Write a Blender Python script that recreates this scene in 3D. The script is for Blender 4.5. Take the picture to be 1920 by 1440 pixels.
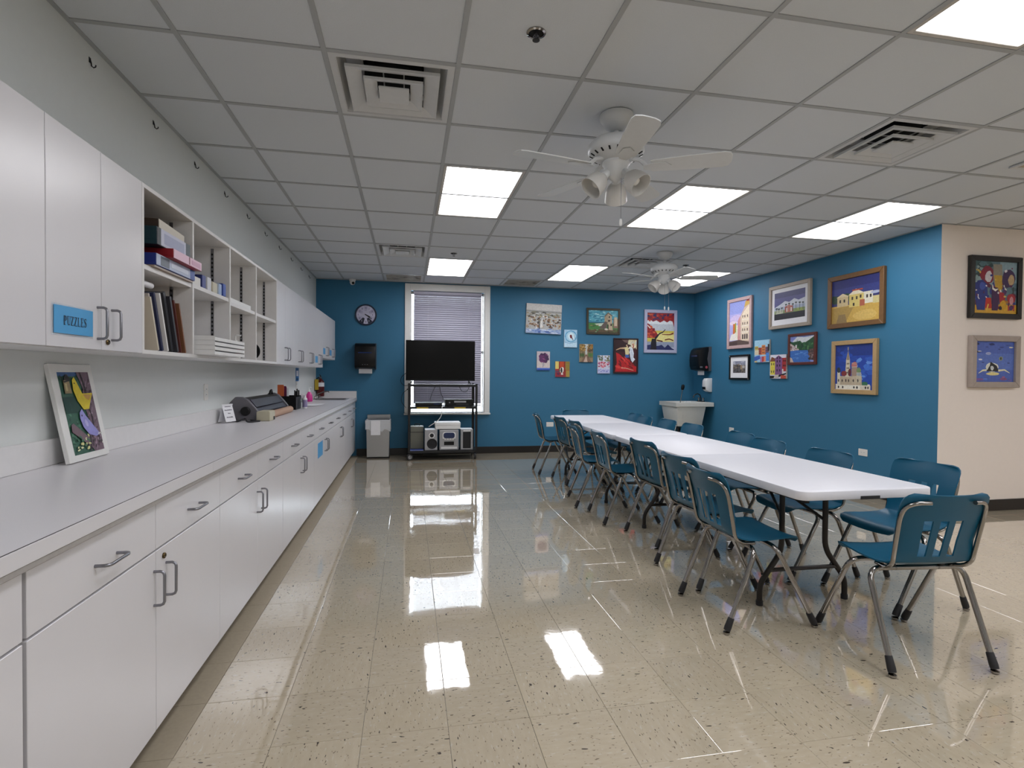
import bpy, bmesh, math, random
from mathutils import Matrix, Vector
for o in list(bpy.data.objects):
    bpy.data.objects.remove(o)
S = bpy.context.scene
C = S.collection
PI = math.pi
# ------------------------------------------------------------------ camera, sky, exposure
CAMZ = 1.2867
def cam_axes(yaw, pitch, roll):
    f = Vector((math.sin(yaw)*math.cos(pitch), math.cos(yaw)*math.cos(pitch), math.sin(pitch)))
    r = Vector((math.cos(yaw), -math.sin(yaw), 0)); u = r.cross(f)
    c, s = math.cos(roll), math.sin(roll)
    return c*r+s*u, -s*r+c*u, f
AX = cam_axes(.1904, -.0164, .0081)
FPX = 1005.23
cd = bpy.data.cameras.new('camera'); cam = bpy.data.objects.new('camera', cd); C.objects.link(cam)
cd.sensor_width = 36; cd.lens = FPX/1920*36; cd.clip_start = .02
cam.matrix_world = Matrix(((AX[0].x, AX[1].x, -AX[2].x, 0), (AX[0].y, AX[1].y, -AX[2].y, 0),
                           (AX[0].z, AX[1].z, -AX[2].z, CAMZ), (0, 0, 0, 1)))
S.camera = cam
w = bpy.data.worlds.new('sky'); S.world = w; w.use_nodes = True
bg = w.node_tree.nodes['Background']; bg.inputs[0].default_value = (.80, .90, 1, 1); bg.inputs[1].default_value = 12.0
S.view_settings.view_transform = 'Standard'; S.view_settings.look = 'None'
S.view_settings.gamma = 1; S.view_settings.use_curve_mapping = False
S.view_settings.exposure = 0.9
S.cycles.use_denoising = True
S.cycles.max_bounces = 10; S.cycles.diffuse_bounces = 6; S.cycles.glossy_bounces = 5
S.cycles.transmission_bounces = 6; S.cycles.transparent_max_bounces = 8
S.cycles.sample_clamp_indirect = 6; S.cycles.caustics_reflective = False; S.cycles.caustics_refractive = False
LAMP = 6.0
# ------------------------------------------------------------------ helpers
def lin(h):
    h = h.lstrip('#'); out = []
    for i in (0, 2, 4):
        c = int(h[i:i+2], 16)/255
        out.append(c/12.92 if c <= .04045 else ((c+.055)/1.055)**2.4)
    return tuple(out)
def col(c): return lin(c) if isinstance(c, str) else tuple(c)
MATS = {}
def M(name, c, rough=.5, metal=0, spec=.5, var=.04, scale=30, bump=0, bscale=200, **kw):
    """procedural Principled material: base colour with a little noise, optional fine relief"""
    m = bpy.data.materials.new(name); m.use_nodes = True; MATS[name] = m
    nt = m.node_tree; N = nt.nodes; L = nt.links; p = N['Principled BSDF']
    c = col(c)
    tc = N.new('ShaderNodeTexCoord'); nz = N.new('ShaderNodeTexNoise'); nz.inputs['Scale'].default_value = scale
    nz.inputs['Detail'].default_value = 3
    L.new(tc.outputs['Object'], nz.inputs['Vector'])
    mx = N.new('ShaderNodeMix'); mx.data_type = 'RGBA'
    mx.inputs[6].default_value = (*[x*(1-var) for x in c], 1); mx.inputs[7].default_value = (*[min(1, x*(1+var)) for x in c], 1)
    L.new(nz.outputs['Fac'], mx.inputs[0]); L.new(mx.outputs[2], p.inputs['Base Color'])
    p.inputs['Roughness'].default_value = rough; p.inputs['Metallic'].default_value = metal
    p.inputs['Specular IOR Level'].default_value = spec
    for k, v in kw.items(): p.inputs[k.replace('_', ' ')].default_value = v
    if bump:
        nb = N.new('ShaderNodeTexNoise'); nb.inputs['Scale'].default_value = bscale; nb.inputs['Detail'].default_value = 2
        L.new(tc.outputs['Object'], nb.inputs['Vector'])
        b = N.new('ShaderNodeBump'); b.inputs['Strength'].default_value = bump; b.inputs['Distance'].default_value = .002
        L.new(nb.outputs['Fac'], b.inputs['Height']); L.new(b.outputs[0], p.inputs['Normal'])
    return m
class MB:
    def __init__(s, o=(0, 0, 0)): s.v = []; s.f = []; s.c = []; s.o = Vector(o); s.T = None
    def add(s, vs, fs, c=None):
        n = len(s.v)
        for p in vs:
            p = Vector(p)
            if s.T is not None: p = s.T @ p
            s.v.append(p-s.o)
        for f in fs: s.f.append([n+i for i in f]); s.c.append(c)
        return s
    def box(s, a, b, c=None):
        x0, y0, z0 = [min(i, j) for i, j in zip(a, b)]; x1, y1, z1 = [max(i, j) for i, j in zip(a, b)]
        return s.add([(x0, y0, z0), (x1, y0, z0), (x1, y1, z0), (x0, y1, z0), (x0, y0, z1), (x1, y0, z1), (x1, y1, z1), (x0, y1, z1)],
                     [(3, 2, 1, 0), (4, 5, 6, 7), (0, 1, 5, 4), (1, 2, 6, 5), (2, 3, 7, 6), (3, 0, 4, 7)], c)
    def prism(s, pts, a0, a1, axis='z', c=None):
        """outline pts extruded along an axis; z: (x,y), y: (x,z), x: (y,z)"""
        def P(p, a): return {'z': (p[0], p[1], a), 'y': (p[0], a, p[1]), 'x': (a, p[0], p[1])}[axis]
        n = len(pts); vs = [P(p, a0) for p in pts]+[P(p, a1) for p in pts]
        fs = [tuple(range(n))[::-1], tuple(range(n, 2*n))]+[(i, (i+1) % n, n+(i+1) % n, n+i) for i in range(n)]
        return s.add(vs, fs, c)
    def tube(s, path, r, n=8, caps=True, c=None):
        path = [Vector(p) for p in path]; rr = r if isinstance(r, (list, tuple)) else [r]*len(path)
        t0 = (path[1]-path[0]).normalized(); ref = Vector((0, 0, 1)) if abs(t0.z) < .9 else Vector((1, 0, 0))
        u = t0.cross(ref).normalized(); vs = []
        for i, p in enumerate(path):
            a = path[max(0, i-1)]; b = path[min(len(path)-1, i+1)]; t = (b-a).normalized()
            u = (u-t*u.dot(t)).normalized(); w_ = t.cross(u)
            for k in range(n):
                q = 2*PI*k/n; vs.append(p+(u*math.cos(q)+w_*math.sin(q))*rr[i])
        fs = []
        for i in range(len(path)-1):
            for k in range(n):
                fs.append((i*n+k, i*n+(k+1) % n, (i+1)*n+(k+1) % n, (i+1)*n+k))
        if caps: fs += [tuple(range(n))[::-1], tuple(range((len(path)-1)*n, len(path)*n))]
        return s.add(vs, fs, c)
    def lathe(s, prof, n=24, ctr=(0, 0, 0), axis=None, c=None):
        """profile of (radius, height) turned about z (or about axis through ctr)"""
        R = Vector((0, 0, 1)).rotation_difference(Vector(axis)).to_matrix() if axis else Matrix.Identity(3)
        ctr = Vector(ctr); vs = []
        for r, z in prof:
            for k in range(n):
                q = 2*PI*k/n; vs.append(ctr+R @ Vector((r*math.cos(q), r*math.sin(q), z)))
        fs = []
        for i in range(len(prof)-1):
            for k in range(n): fs.append((i*n+k, i*n+(k+1) % n, (i+1)*n+(k+1) % n, (i+1)*n+k))
        if prof[0][0] > 1e-6: fs.append(tuple(range(n))[::-1])
        if prof[-1][0] > 1e-6: fs.append(tuple(range((len(prof)-1)*n, len(prof)*n)))
        return s.add(vs, fs, c)
    def mesh(s, name, smooth=0, bevel=0, seg=1, merge=True):
        me = bpy.data.meshes.new(name); me.from_pydata([tuple(v) for v in s.v], [], s.f)
        if any(c is not None for c in s.c):
            at = me.color_attributes.new('paint', 'FLOAT_COLOR', 'CORNER')
            for p in me.polygons:
                cc = s.c[p.index] or (.8, .8, .8)
                for li in p.loop_indices: at.data[li].color = (*cc, 1)
        bm = bmesh.new(); bm.from_mesh(me)
        if merge: bmesh.ops.remove_doubles(bm, verts=bm.verts, dist=1e-6)
        if not any(c is not None for c in s.c): bmesh.ops.recalc_face_normals(bm, faces=bm.faces)
        if bevel:
            es = [e for e in bm.edges if len(e.link_faces) == 2 and e.calc_face_angle(0) > .5]
            bmesh.ops.bevel(bm, geom=es, offset=bevel, segments=seg, profile=.5, affect='EDGES')
        bm.to_mesh(me); bm.free()
        if smooth:
            me.polygons.foreach_set('use_smooth', [True]*len(me.polygons)); me.set_sharp_from_angle(angle=math.radians(smooth))
        return me
    def build(s, name, mat, parent=None, smooth=0, bevel=0, seg=1, label=None, merge=True):
        return link(name, s.mesh(name, smooth, bevel, seg, merge), mat, parent, label)
def link(name, me, mat, parent=None, label=None, loc=None):
    o = bpy.data.objects.new(name, me); C.objects.link(o)
    if mat is not None and not me.materials: me.materials.append(MATS[mat] if isinstance(mat, str) else mat)
    if parent is not None: o.parent = parent
    if label: o['label'] = label
    if loc is not None: o.location = loc
    return o
def tag(o, label, cat, group=None):
    o['label'] = label; o['category'] = cat
    if group: o['group'] = group
    return o
def thing(name, label, cat, loc=(0, 0, 0), rz=0, group=None, rx=0):
    o = bpy.data.objects.new(name, None); C.objects.link(o); o.empty_display_size = .1
    o.location = loc; o.rotation_euler = (rx, 0, rz)
    return tag(o, label, cat, group)
def struct(o): o['kind'] = 'structure'; return o
def copy_tree(o, parent=None):
    kids = list(o.children); c = o.copy(); C.objects.link(c); c.parent = parent
    for ch in kids: copy_tree(ch, c)
    return c
def arc(cx, cy, r, a0, a1, n):
    return [(cx+r*math.cos(a0+(a1-a0)*i/n), cy+r*math.sin(a0+(a1-a0)*i/n)) for i in range(n+1)]
def rrect(x0, y0, x1, y1, r, n=5):
    return (arc(x1-r, y0+r, r, -PI/2, 0, n)+arc(x1-r, y1-r, r, 0, PI/2, n)
            + arc(x0+r, y1-r, r, PI/2, PI, n)+arc(x0+r, y0+r, r, PI, 1.5*PI, n))
def project(p):
    q = Vector(p)-Vector((0, 0, CAMZ)); d = q.dot(AX[2])
    if d < .05: return None
    return 960+FPX*q.dot(AX[0])/d, 720-FPX*q.dot(AX[1])/d
def in_frame(p, mx=60):
    q = project(p); return q is not None and -mx < q[0] < 1920+mx and -mx < q[1] < 1440+mx
# ------------------------------------------------------------------ materials
M('wall_white', '#cfd3d2', .75, bump=.15, bscale=300, var=.02)
M('wall_blue', '#2d6b8c', .6, bump=.12, bscale=300, var=.03)
M('wall_cream', '#e6dcd4', .75, bump=.2, bscale=250, var=.02)
M('floor_border', '#a39885', .45, var=.12, scale=60)
M('baseboard_dark', '#17120f', .45)
M('laminate_white', '#d0cfd3', .28, var=.012, scale=8)
M('laminate_edge', '#d9d8d8', .35)
M('edge_grey', '#9b9895', .5, var=.12, scale=60)
M('counter_top', '#dad8dc', .33, var=.07, scale=400)
M('joint_dark', '#2a2522', .7)
M('cabinet_inside', '#cfcbc4', .5)
M('nickel', '#8a8a90', .3, metal=.9)
M('chrome', '#989490', .13, metal=1)
M('brass_lock', '#5a4a30', .25, metal=.9)
M('black_plastic', '#070708', .4, spec=.3)
M('black_metal', '#0d0d0f', .4)
M('dark_rubber', '#1b1b1e', .6)
M('slot_strip', '#55514d', .4, metal=.6)
M('chair_teal', '#07516e', .36, spec=.32, var=.03, bump=.08, bscale=500)
M('table_white', '#d6d6dc', .42, bump=.12, bscale=700, var=.02)
M('table_leg', '#2c2825', .42, metal=.4)
M('ceiling_tile', '#cbd0d6', .9, bump=.5, bscale=320, var=.05, scale=240)
M('grid_white', '#a2a5a8', .55)
M('fixture_white', '#b8b4ae', .5)
M('vent_white', '#c6c8ca', .5, var=.05)
M('duct_black', '#050505', .9)
M('fan_white', '#c9cbcc', .38)
M('glass_frosted', '#e8e6e2', .35, Transmission_Weight=.35)
M('bulb_white', '#e6e4de', .4)
M('trim_white', '#dededb', .45)
M('steel', '#b2b2b3', .3, metal=1, var=.06, scale=90)
M('liner_bag', '#dfe2e6', .3, Alpha=.72)
M('paper_white', '#e6e6ea', .7)
M('plate_white', '#dcd9d4', .4)
M('plastic_white', '#dfe0e0', .4)
M('tub_white', '#d4d3cd', .4)
M('silver_plastic', '#a3a4a8', .35, metal=.4)
M('speaker_black', '#0c0c10', .6)
M('lcd_blue', '#1b2a52', .15)
M('screen_black', '#030303', .2, spec=.2)
M('beige_plastic', '#b7b19a', .45)
M('kraft', '#b0907a', .7)
M('wood_gold', '#9a7a42', .45, var=.2, scale=50)
M('wood_pale', '#c9ae80', .5, var=.15, scale=60)
M('red_dark', '#520a0c', .3)
M('yellow_tag', '#b59a2a', .5)
M('pink_soap', '#e6389c', .25, Transmission_Weight=.2)
M('blue_label', '#4a9ad0', .4)
M('ink', '#122338', .6)
M('tan_vent', '#b5a58e', .7)
M('clear_film', '#dfe9f2', .08, Alpha=.25)
def paint_material():
    m = bpy.data.materials.new('paint'); m.use_nodes = True; N = m.node_tree.nodes; L = m.node_tree.links
    p = N['Principled BSDF']; a = N.new('ShaderNodeAttribute'); a.attribute_name = 'paint'
    tc = N.new('ShaderNodeTexCoord'); nz = N.new('ShaderNodeTexNoise'); nz.inputs['Scale'].default_value = 45; nz.inputs['Detail'].default_value = 4
    L.new(tc.outputs['Object'], nz.inputs['Vector'])
    mr = N.new('ShaderNodeMapRange'); mr.inputs[3].default_value = .72; mr.inputs[4].default_value = 1.28
    L.new(nz.outputs['Fac'], mr.inputs[0])
    mx = N.new('ShaderNodeVectorMath'); mx.operation = 'SCALE'
    L.new(a.outputs['Color'], mx.inputs[0]); L.new(mr.outputs[0], mx.inputs['Scale']); L.new(mx.outputs[0], p.inputs['Base Color'])
    p.inputs['Roughness'].default_value = .5; MATS['paint'] = m
paint_material()
def lens_material():
    m = bpy.data.materials.new('light_lens'); m.use_nodes = True; N = m.node_tree.nodes; L = m.node_tree.links
    N.remove(N['Principled BSDF']); e = N.new('ShaderNodeEmission'); L.new(e.outputs[0], N['Material Output'].inputs[0])
    tc = N.new('ShaderNodeTexCoord'); sx = N.new('ShaderNodeSeparateXYZ'); L.new(tc.outputs['Object'], sx.inputs[0])
    k = N.new('ShaderNodeMath'); k.operation = 'MULTIPLY'; k.inputs[1].default_value = 2*PI/.185; L.new(sx.outputs['X'], k.inputs[0])
    c = N.new('ShaderNodeMath'); c.operation = 'COSINE'; L.new(k.outputs[0], c.inputs[0])
    r = N.new('ShaderNodeMapRange'); r.inputs[1].default_value = -1; r.inputs[2].default_value = 1
    r.inputs[3].default_value = LAMP*.8; r.inputs[4].default_value = LAMP*1.2; L.new(c.outputs[0], r.inputs[0])
    L.new(r.outputs[0], e.inputs['Strength']); e.inputs['Color'].default_value = (.97, .965, 1, 1); MATS['light_lens'] = m
lens_material()
def floor_material():
    m = bpy.data.materials.new('floor_vinyl'); m.use_nodes = True; N = m.node_tree.nodes; L = m.node_tree.links
    p = N['Principled BSDF']; tc = N.new('ShaderNodeTexCoord'); oi = N.new('ShaderNodeObjectInfo')
    mp = N.new('ShaderNodeMapping'); L.new(tc.outputs['Object'], mp.inputs[0])
    sc = N.new('ShaderNodeVectorMath'); sc.operation = 'SCALE'; L.new(oi.outputs['Random'], sc.inputs['Scale']); sc.inputs[0].default_value = (37, 91, 0)
    L.new(sc.outputs[0], mp.inputs['Location'])
    def noise(scl, det, sx, sy):
        q = N.new('ShaderNodeMapping'); q.inputs['Scale'].default_value = (sx, sy, 1); L.new(mp.outputs[0], q.inputs[0])
        n = N.new('ShaderNodeTexNoise'); n.inputs['Scale'].default_value = scl; n.inputs['Detail'].default_value = det
        L.new(q.outputs[0], n.inputs['Vector']); return n.outputs['Fac']
    def ramp(fac, a, b, x=0, y=1):
        r = N.new('ShaderNodeMapRange'); r.inputs[1].default_value = a; r.inputs[2].default_value = b
        r.inputs[3].default_value = x; r.inputs[4].default_value = y; L.new(fac, r.inputs[0]); return r.outputs[0]
    def mix(f, a, b):
        x = N.new('ShaderNodeMix'); x.data_type = 'RGBA'; L.new(f, x.inputs[0])
        for i, v in ((6, a), (7, b)):
            if isinstance(v, tuple): x.inputs[i].default_value = (*v, 1)
            else: L.new(v, x.inputs[i])
        return x.outputs[2]
    base = mix(noise(14, 4, 1, 3.5), lin('#aea28c'), lin('#c0b49e'))
    t = mix(ramp(noise(30, 2, 1, 3), .60, .72), base, lin('#bfb6a6'))
    t = mix(ramp(noise(48, 1, 1, 2.6), .675, .70), t, lin('#7a6d5c'))
    t = mix(ramp(noise(26, 1, 1, 2.8), .72, .735), t, lin('#4c4138'))
    hs = N.new('ShaderNodeHueSaturation'); L.new(ramp(oi.outputs['Random'], 0, 1, .95, 1.04), hs.inputs['Value']); L.new(t, hs.inputs['Color'])
    L.new(hs.outputs[0], p.inputs['Base Color'])
    geo = N.new('ShaderNodeNewGeometry')
    def gnoise(scl, det):
        n = N.new('ShaderNodeTexNoise'); n.inputs['Scale'].default_value = scl; n.inputs['Detail'].default_value = det
        L.new(geo.outputs['Position'], n.inputs['Vector']); return n.outputs['Fac']
    L.new(ramp(gnoise(1.6, 3), .35, .75, .02, .09), p.inputs['Roughness'])
    p.inputs['Specular IOR Level'].default_value = .7; p.inputs['Coat Weight'].default_value = 1; p.inputs['Coat Roughness'].default_value = .02; p.inputs['Coat IOR'].default_value = 1.55
    b = N.new('ShaderNodeBump'); b.inputs['Strength'].default_value = .10; b.inputs['Distance'].default_value = .0035
    L.new(gnoise(7, 1), b.inputs['Height'])
    b2 = N.new('ShaderNodeBump'); b2.inputs['Strength'].default_value = .10; b2.inputs['Distance'].default_value = .001
    L.new(gnoise(24, 3), b2.inputs['Height']); L.new(b.outputs[0], b2.inputs['Normal']); L.new(b2.outputs[0], p.inputs['Normal']); L.new(b2.outputs[0], p.inputs['Coat Normal'])
    MATS['floor_vinyl'] = m
floor_material()
def blind_material():
    m = bpy.data.materials.new('blind'); m.use_nodes = True; N = m.node_tree.nodes; L = m.node_tree.links
    d = N['Principled BSDF']; d.inputs['Base Color'].default_value = (*lin('#b9b7c8'), 1); d.inputs['Roughness'].default_value = .5
    t = N.new('ShaderNodeBsdfTranslucent'); t.inputs[0].default_value = (*lin('#b4b4d0'), 1)
    x = N.new('ShaderNodeMixShader'); x.inputs[0].default_value = .06
    L.new(d.outputs[0], x.inputs[1]); L.new(t.outputs[0], x.inputs[2]); L.new(x.outputs[0], N['Material Output'].inputs[0]); MATS['blind'] = m
blind_material()
def glass_material():
    m = bpy.data.materials.new('pane_glass'); m.use_nodes = True; p = m.node_tree.nodes['Principled BSDF']
    p.inputs['Transmission Weight'].default_value = 1; p.inputs['Roughness'].default_value = 0; p.inputs['IOR'].default_value = 1.02
    MATS['pane_glass'] = m
glass_material()
# ------------------------------------------------------------------ structure
XL, YB, XR, YC, XF, YR, H = -1.41, 8.72, 4.95, 4.24, 9.4, -3.6, 2.75
GX, GY, G = -.9951, 2.5667, .6096           # ceiling grid origin and module
FX, FY, F = -.4619, 2.5562, .3048           # floor tile origin and module
floor = struct(MB().box((XL-.1, YR-.1, -.12), (XF+.1, YB+.1, -.0035)).build('floor', 'joint_dark'))
g2 = .0006
tm = MB(); h_ = F/2-g2; e_ = .0012
tm.add([(-h_, -h_, -.003), (h_, -h_, -.003), (h_, h_, -.003), (-h_, h_, -.003), (-h_, -h_, -e_*.5), (h_, -h_, -e_*.5), (h_, h_, -e_*.5), (-h_, h_, -e_*.5),
        (-h_+e_, -h_+e_, 0), (h_-e_, -h_+e_, 0), (h_-e_, h_-e_, 0), (-h_+e_, h_-e_, 0)],
       [(8, 9, 10, 11)]+[(i, (i+1) % 4, 4+(i+1) % 4, 4+i) for i in range(4)]+[(4+i, 4+(i+1) % 4, 8+(i+1) % 4, 8+i) for i in range(4)])
tile_me = tm.mesh('floor_tile')
cand = []; rest = MB(); border = MB()
def room_rect(x0, y0, x1, y1):
    """clip a rectangle to the L-shaped room"""
    x0, x1 = max(x0, XL), min(x1, XF); y0, y1 = max(y0, YR), min(y1, YB)
    if y0 >= YC-.001: x1 = min(x1, XR)
    elif y1 > YC and x0 >= XR-.001: y1 = YC
    return (x0, y0, x1, y1) if x1-x0 > .01 and y1-y0 > .01 else None
for i in range(-5, 34):
    for j in range(-22, 22):
        x0, y0 = FX+i*F, FY+j*F
        r = room_rect(x0, y0, x0+F, y0+F)
        if not r: continue
        whole = abs(r[2]-r[0]-F) < 1e-4 and abs(r[3]-r[1]-F) < 1e-4
        c = (x0+F/2, y0+F/2, 0)
        if i == -2:
            b_ = MB().box((r[0]+g2, r[1]+g2, -.003), (r[2]-g2, r[3]-g2, 0)) if y0 > 1.4 else None
            if b_: b_.build('border_tile', 'floor_border', floor)
            else: border.box((r[0]+g2, r[1]+g2, -.003), (r[2]-g2, r[3]-g2, 0))
            continue
        if whole and x0 > -.95 and in_frame(c, 20): cand.append((math.dist(c, (0, 0, CAMZ)), i, j, c))
        else: rest.box((r[0]+g2, r[1]+g2, -.003), (r[2]-g2, r[3]-g2, 0))
cand.sort()
for d, i, j, c in cand[:300]:
    o = link('floor_tile', tile_me, 'floor_vinyl', floor, loc=c); o.rotation_euler.z = ((i+j) % 2)*PI/2
for d, i, j, c in cand[300:]:
    rest.box((c[0]-F/2+g2, c[1]-F/2+g2, -.003), (c[0]+F/2-g2, c[1]+F/2-g2, 0))
border.build('distant_border_tile', 'floor_border', floor, merge=False)['kind'] = 'stuff'
o = rest.build('distant_floor_tile', 'floor_vinyl', floor, merge=False); o['kind'] = 'stuff'
# ceiling: slab, lay-in tiles, grid bars
ceiling = struct(MB().box((XL-.1, YR-.1, H+.25), (XF+.1, YB+.1, H+.35)).build('ceiling', 'ceiling_tile'))
def gx(i): return GX+i*G
def gy(j): return GY+j*G
LIGHTS = [(2, 2), (5, 2), (8, 2), (2, 7), (5, 7), (8, 7), (5, -3), (2, -3), (8, -3), (11, -3), (2, -8), (5, -8), (8, -8), (11, -8), (14, -3), (14, -8)]
VENTS = [(1, 0), (6, 0), (1, 6), (6, 6)]
GRILLES = [(1, 9), (4, 9), (8, 0)]
taken = set(VENTS) | set(GRILLES[:2])
for i, j in LIGHTS: taken |= {(i, j), (i, j+1)}
rest = MB(); cache = {}
for i in range(-1, 18):
    for j in range(-11, 11):
        if (i, j) in taken: continue
        r = room_rect(gx(i), gy(j), gx(i+1), gy(j+1))
        if not r: continue
        cx, cy, sx, sy = (r[0]+r[2])/2, (r[1]+r[3])/2, r[2]-r[0]-.004, r[3]-r[1]-.004
        vis = any(in_frame((a, b, H), 0) for a in (r[0], r[2], cx) for b in (r[1], r[3], cy))
        if vis:
            key = (round(sx, 3), round(sy, 3))
            if key not in cache:
                cache[key] = MB().box((-sx/2, -sy/2, 0), (sx/2, sy/2, .016)).mesh('ceiling_tile', bevel=.003)
            link('ceiling_tile', cache[key], 'ceiling_tile', ceiling, loc=(cx, cy, H+.005))
        else: rest.box((cx-sx/2, cy-sy/2, H+.005), (cx+sx/2, cy+sy/2, H+.02))
o = rest.build('distant_ceiling_tile', 'ceiling_tile', ceiling, merge=False); o['kind'] = 'stuff'
for i in range(0, 18):
    x = gx(i); y1 = YB if x < XR else YC
    if x < XF: MB().box((x-.012, YR, H), (x+.012, y1, H+.005)).build('grid_bar', 'grid_white', ceiling, bevel=.001)
for j in range(-10, 11):
    y = gy(j); x1 = XF if y < YC else XR
    if y < YB: MB().box((XL, y-.012, H+.0006), (x1, y+.012, H+.0056)).build('grid_bar', 'grid_white', ceiling)
wa = MB()
for a, b in (((XL, YR, H), (XL+.02, YB, H+.006)), ((XL, YB-.02, H), (XR, YB, H+.006)), ((XR-.02, YC, H), (XR, YB, H+.006)), ((XR-.02, YC-.02, H), (XF, YC, H+.006))):
    wa.box(a, b)
wa.build('wall_angle_trim', 'grid_white', ceiling)
# walls
WX0, WX1, WZ0, WZ1 = .02, 1.215, .668, 2.625      # window opening
HT = H+.25
struct(MB().box((XL-.1, YR, 0), (XL, YB, HT)).build('wall_left', 'wall_white'))
wb = MB(); wb.box((XL-.1, YB, 0), (WX0, YB+.18, HT)).box((WX1, YB, 0), (XR+.1, YB+.18, HT)).box((WX0, YB, 0), (WX1, YB+.18, WZ0)).box((WX0, YB, WZ1), (WX1, YB+.18, HT))
struct(wb.build('wall_back', 'wall_blue', merge=False))
struct(MB().box((XR, YC+.0005, 0), (XR+.1, YB, HT)).build('wall_right', 'wall_blue'))
struct(MB().box((XR+.001, YC, 0), (XF+.1, YC+.1, HT)).build('wall_side', 'wall_cream'))
struct(MB().box((XF, YR, 0), (XF+.1, YC, HT)).build('wall_far', 'wall_cream'))
struct(MB().box((XL-.1, YR-.1, 0), (XF+.1, YR, HT)).build('wall_rear', 'wall_white'))
def base(name, a, b): struct(MB().box(a, b).build(name, 'baseboard_dark', bevel=.003))
base('baseboard_back', (-.80, YB-.012, 0), (XR-.012, YB, .11))
base('baseboard_right', (XR-.012, YC, 0), (XR, YB, .11))
base('baseboard_side', (XR-.012, YC-.012, 0), (XF, YC, .11))
# window: casing, jamb liner, sash, pane
win = struct(bpy.data.objects.new('window_1', None)); C.objects.link(win); win.location = (0, YB, 0)
def wbox(name, a, b, mat='trim_white', bevel=.004): return MB((0, YB, 0)).box(a, b).build(name, mat, win, bevel=bevel)
wbox('casing', (-.065, YB-.022, .64), (WX0, YB-.001, 2.735)); wbox('casing', (WX1, YB-.022, .64), (1.305, YB-.001, 2.735))
wbox('casing', (WX0, YB-.022, WZ1), (WX1, YB-.001, 2.735)); wbox('sill', (-.075, YB-.05, .64), (1.315, YB-.0225, .668))
wbox('sill', (WX0, YB-.022, .64), (WX1, YB+.15, .668), bevel=0)
wbox('jamb', (WX0, YB, .668), (WX0+.012, YB+.16, WZ1), bevel=0); wbox('jamb', (WX1-.012, YB, .668), (WX1, YB+.16, WZ1), bevel=0)
sa = MB((0, YB, 0))
for a, b in (((WX0+.012, YB+.11, .668), (WX0+.02, YB+.14, WZ1)), ((WX1-.02, YB+.11, .668), (WX1-.012, YB+.14, WZ1)), ((WX0+.02, YB+.11, .668), (WX1-.02, YB+.14, .678)),
             ((WX0+.02, YB+.11, WZ1-.04), (WX1-.02, YB+.14, WZ1)), ((WX0+.02, YB+.11, 1.64), (WX1-.02, YB+.14, 1.68))): sa.box(a, b)
sa.build('sash', 'trim_white', win)
wbox('pane', (WX0+.02, YB+.123, .678), (WX1-.02, YB+.127, 1.64), 'pane_glass', 0); wbox('pane', (WX0+.02, YB+.123, 1.68), (WX1-.02, YB+.127, WZ1-.04), 'pane_glass', 0)
# blind with single slats
bl = thing('window_blind', 'closed lavender-grey horizontal slat blind filling the window behind the TV', 'blind', (0, YB+.03, 0))
B0, B1 = .074, 1.168
MB().box((B0-.005, -.02, 2.575), (B1+.005, .025, 2.62)).build('head_rail', 'blind', bl, bevel=.003)
sl = MB(); n = 5
for k in range(n+1):
    q = k/n-.5; z = q*.037; y = q*.020+.003*(4*q*q-1)
    sl.v += [Vector((B0, y, z)), Vector((B1, y, z))]
for k in range(n): sl.f.append([2*k, 2*k+1, 2*k+3, 2*k+2]); sl.c.append(None)
bm_ = sl.mesh('slat', smooth=60)
z = 2.56
while z > .83:
    link('slat', bm_, 'blind', bl, loc=(0, 0, z)); z -= .0345
MB().box((B0, -.012, .785), (B1, .012, .802)).build('bottom_rail', 'blind', bl, bevel=.002)
for x in (.3, .96): MB().tube([(x, -.0155, 2.58), (x, -.0155, .79)], .0009, 5).build('ladder_cord', 'paper_white', bl)
# ------------------------------------------------------------------ ceiling lights
LN = {(2, 2): 'lit ceiling panel over the open floor between the ceiling fan and the shelves', (5, 2): 'lit ceiling panel just beyond the nearer ceiling fan above the table',
      (8, 2): 'lit ceiling panel beside the top of the blue wall corner', (2, 7): 'lit ceiling panel in front of the window with the TV',
      (5, 7): 'lit ceiling panel over the far end of the long table', (8, 7): 'lit ceiling panel partly hidden by the far fan blades',
      (5, -3): 'lit ceiling panel cut off by the top corner of the picture near the camera'}
for k, (i, j) in enumerate(LIGHTS):
    lab = LN.get((i, j), 'lit ceiling panel out of sight behind the camera')
    t = thing('ceiling_light', lab, 'ceiling light', (gx(i)+G/2, gy(j)+G, H), group='ceiling light panels' if (i, j) in LN else 'ceiling light panels behind the camera')
    a, b = G/2-.013, G-.013; fr = MB(); w_ = .022
    fr.box((-a, -b, .001), (-a+w_, b, .03)).box((a-w_, -b, .001), (a, b, .03)).box((-a+w_, -b, .001), (a-w_, -b+w_, .03)).box((-a+w_, b-w_, .001), (a-w_, b, .03))
    fr.build('frame', 'fixture_white', t, bevel=.002)
    MB().box((-a-.012, -b-.012, .03), (a+.012, b+.012, .12)).build('housing', 'fixture_white', t)
    MB().box((-a+w_, -b+w_, .006), (a-w_, b-w_, .012)).build('lens', 'light_lens', t)
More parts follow.
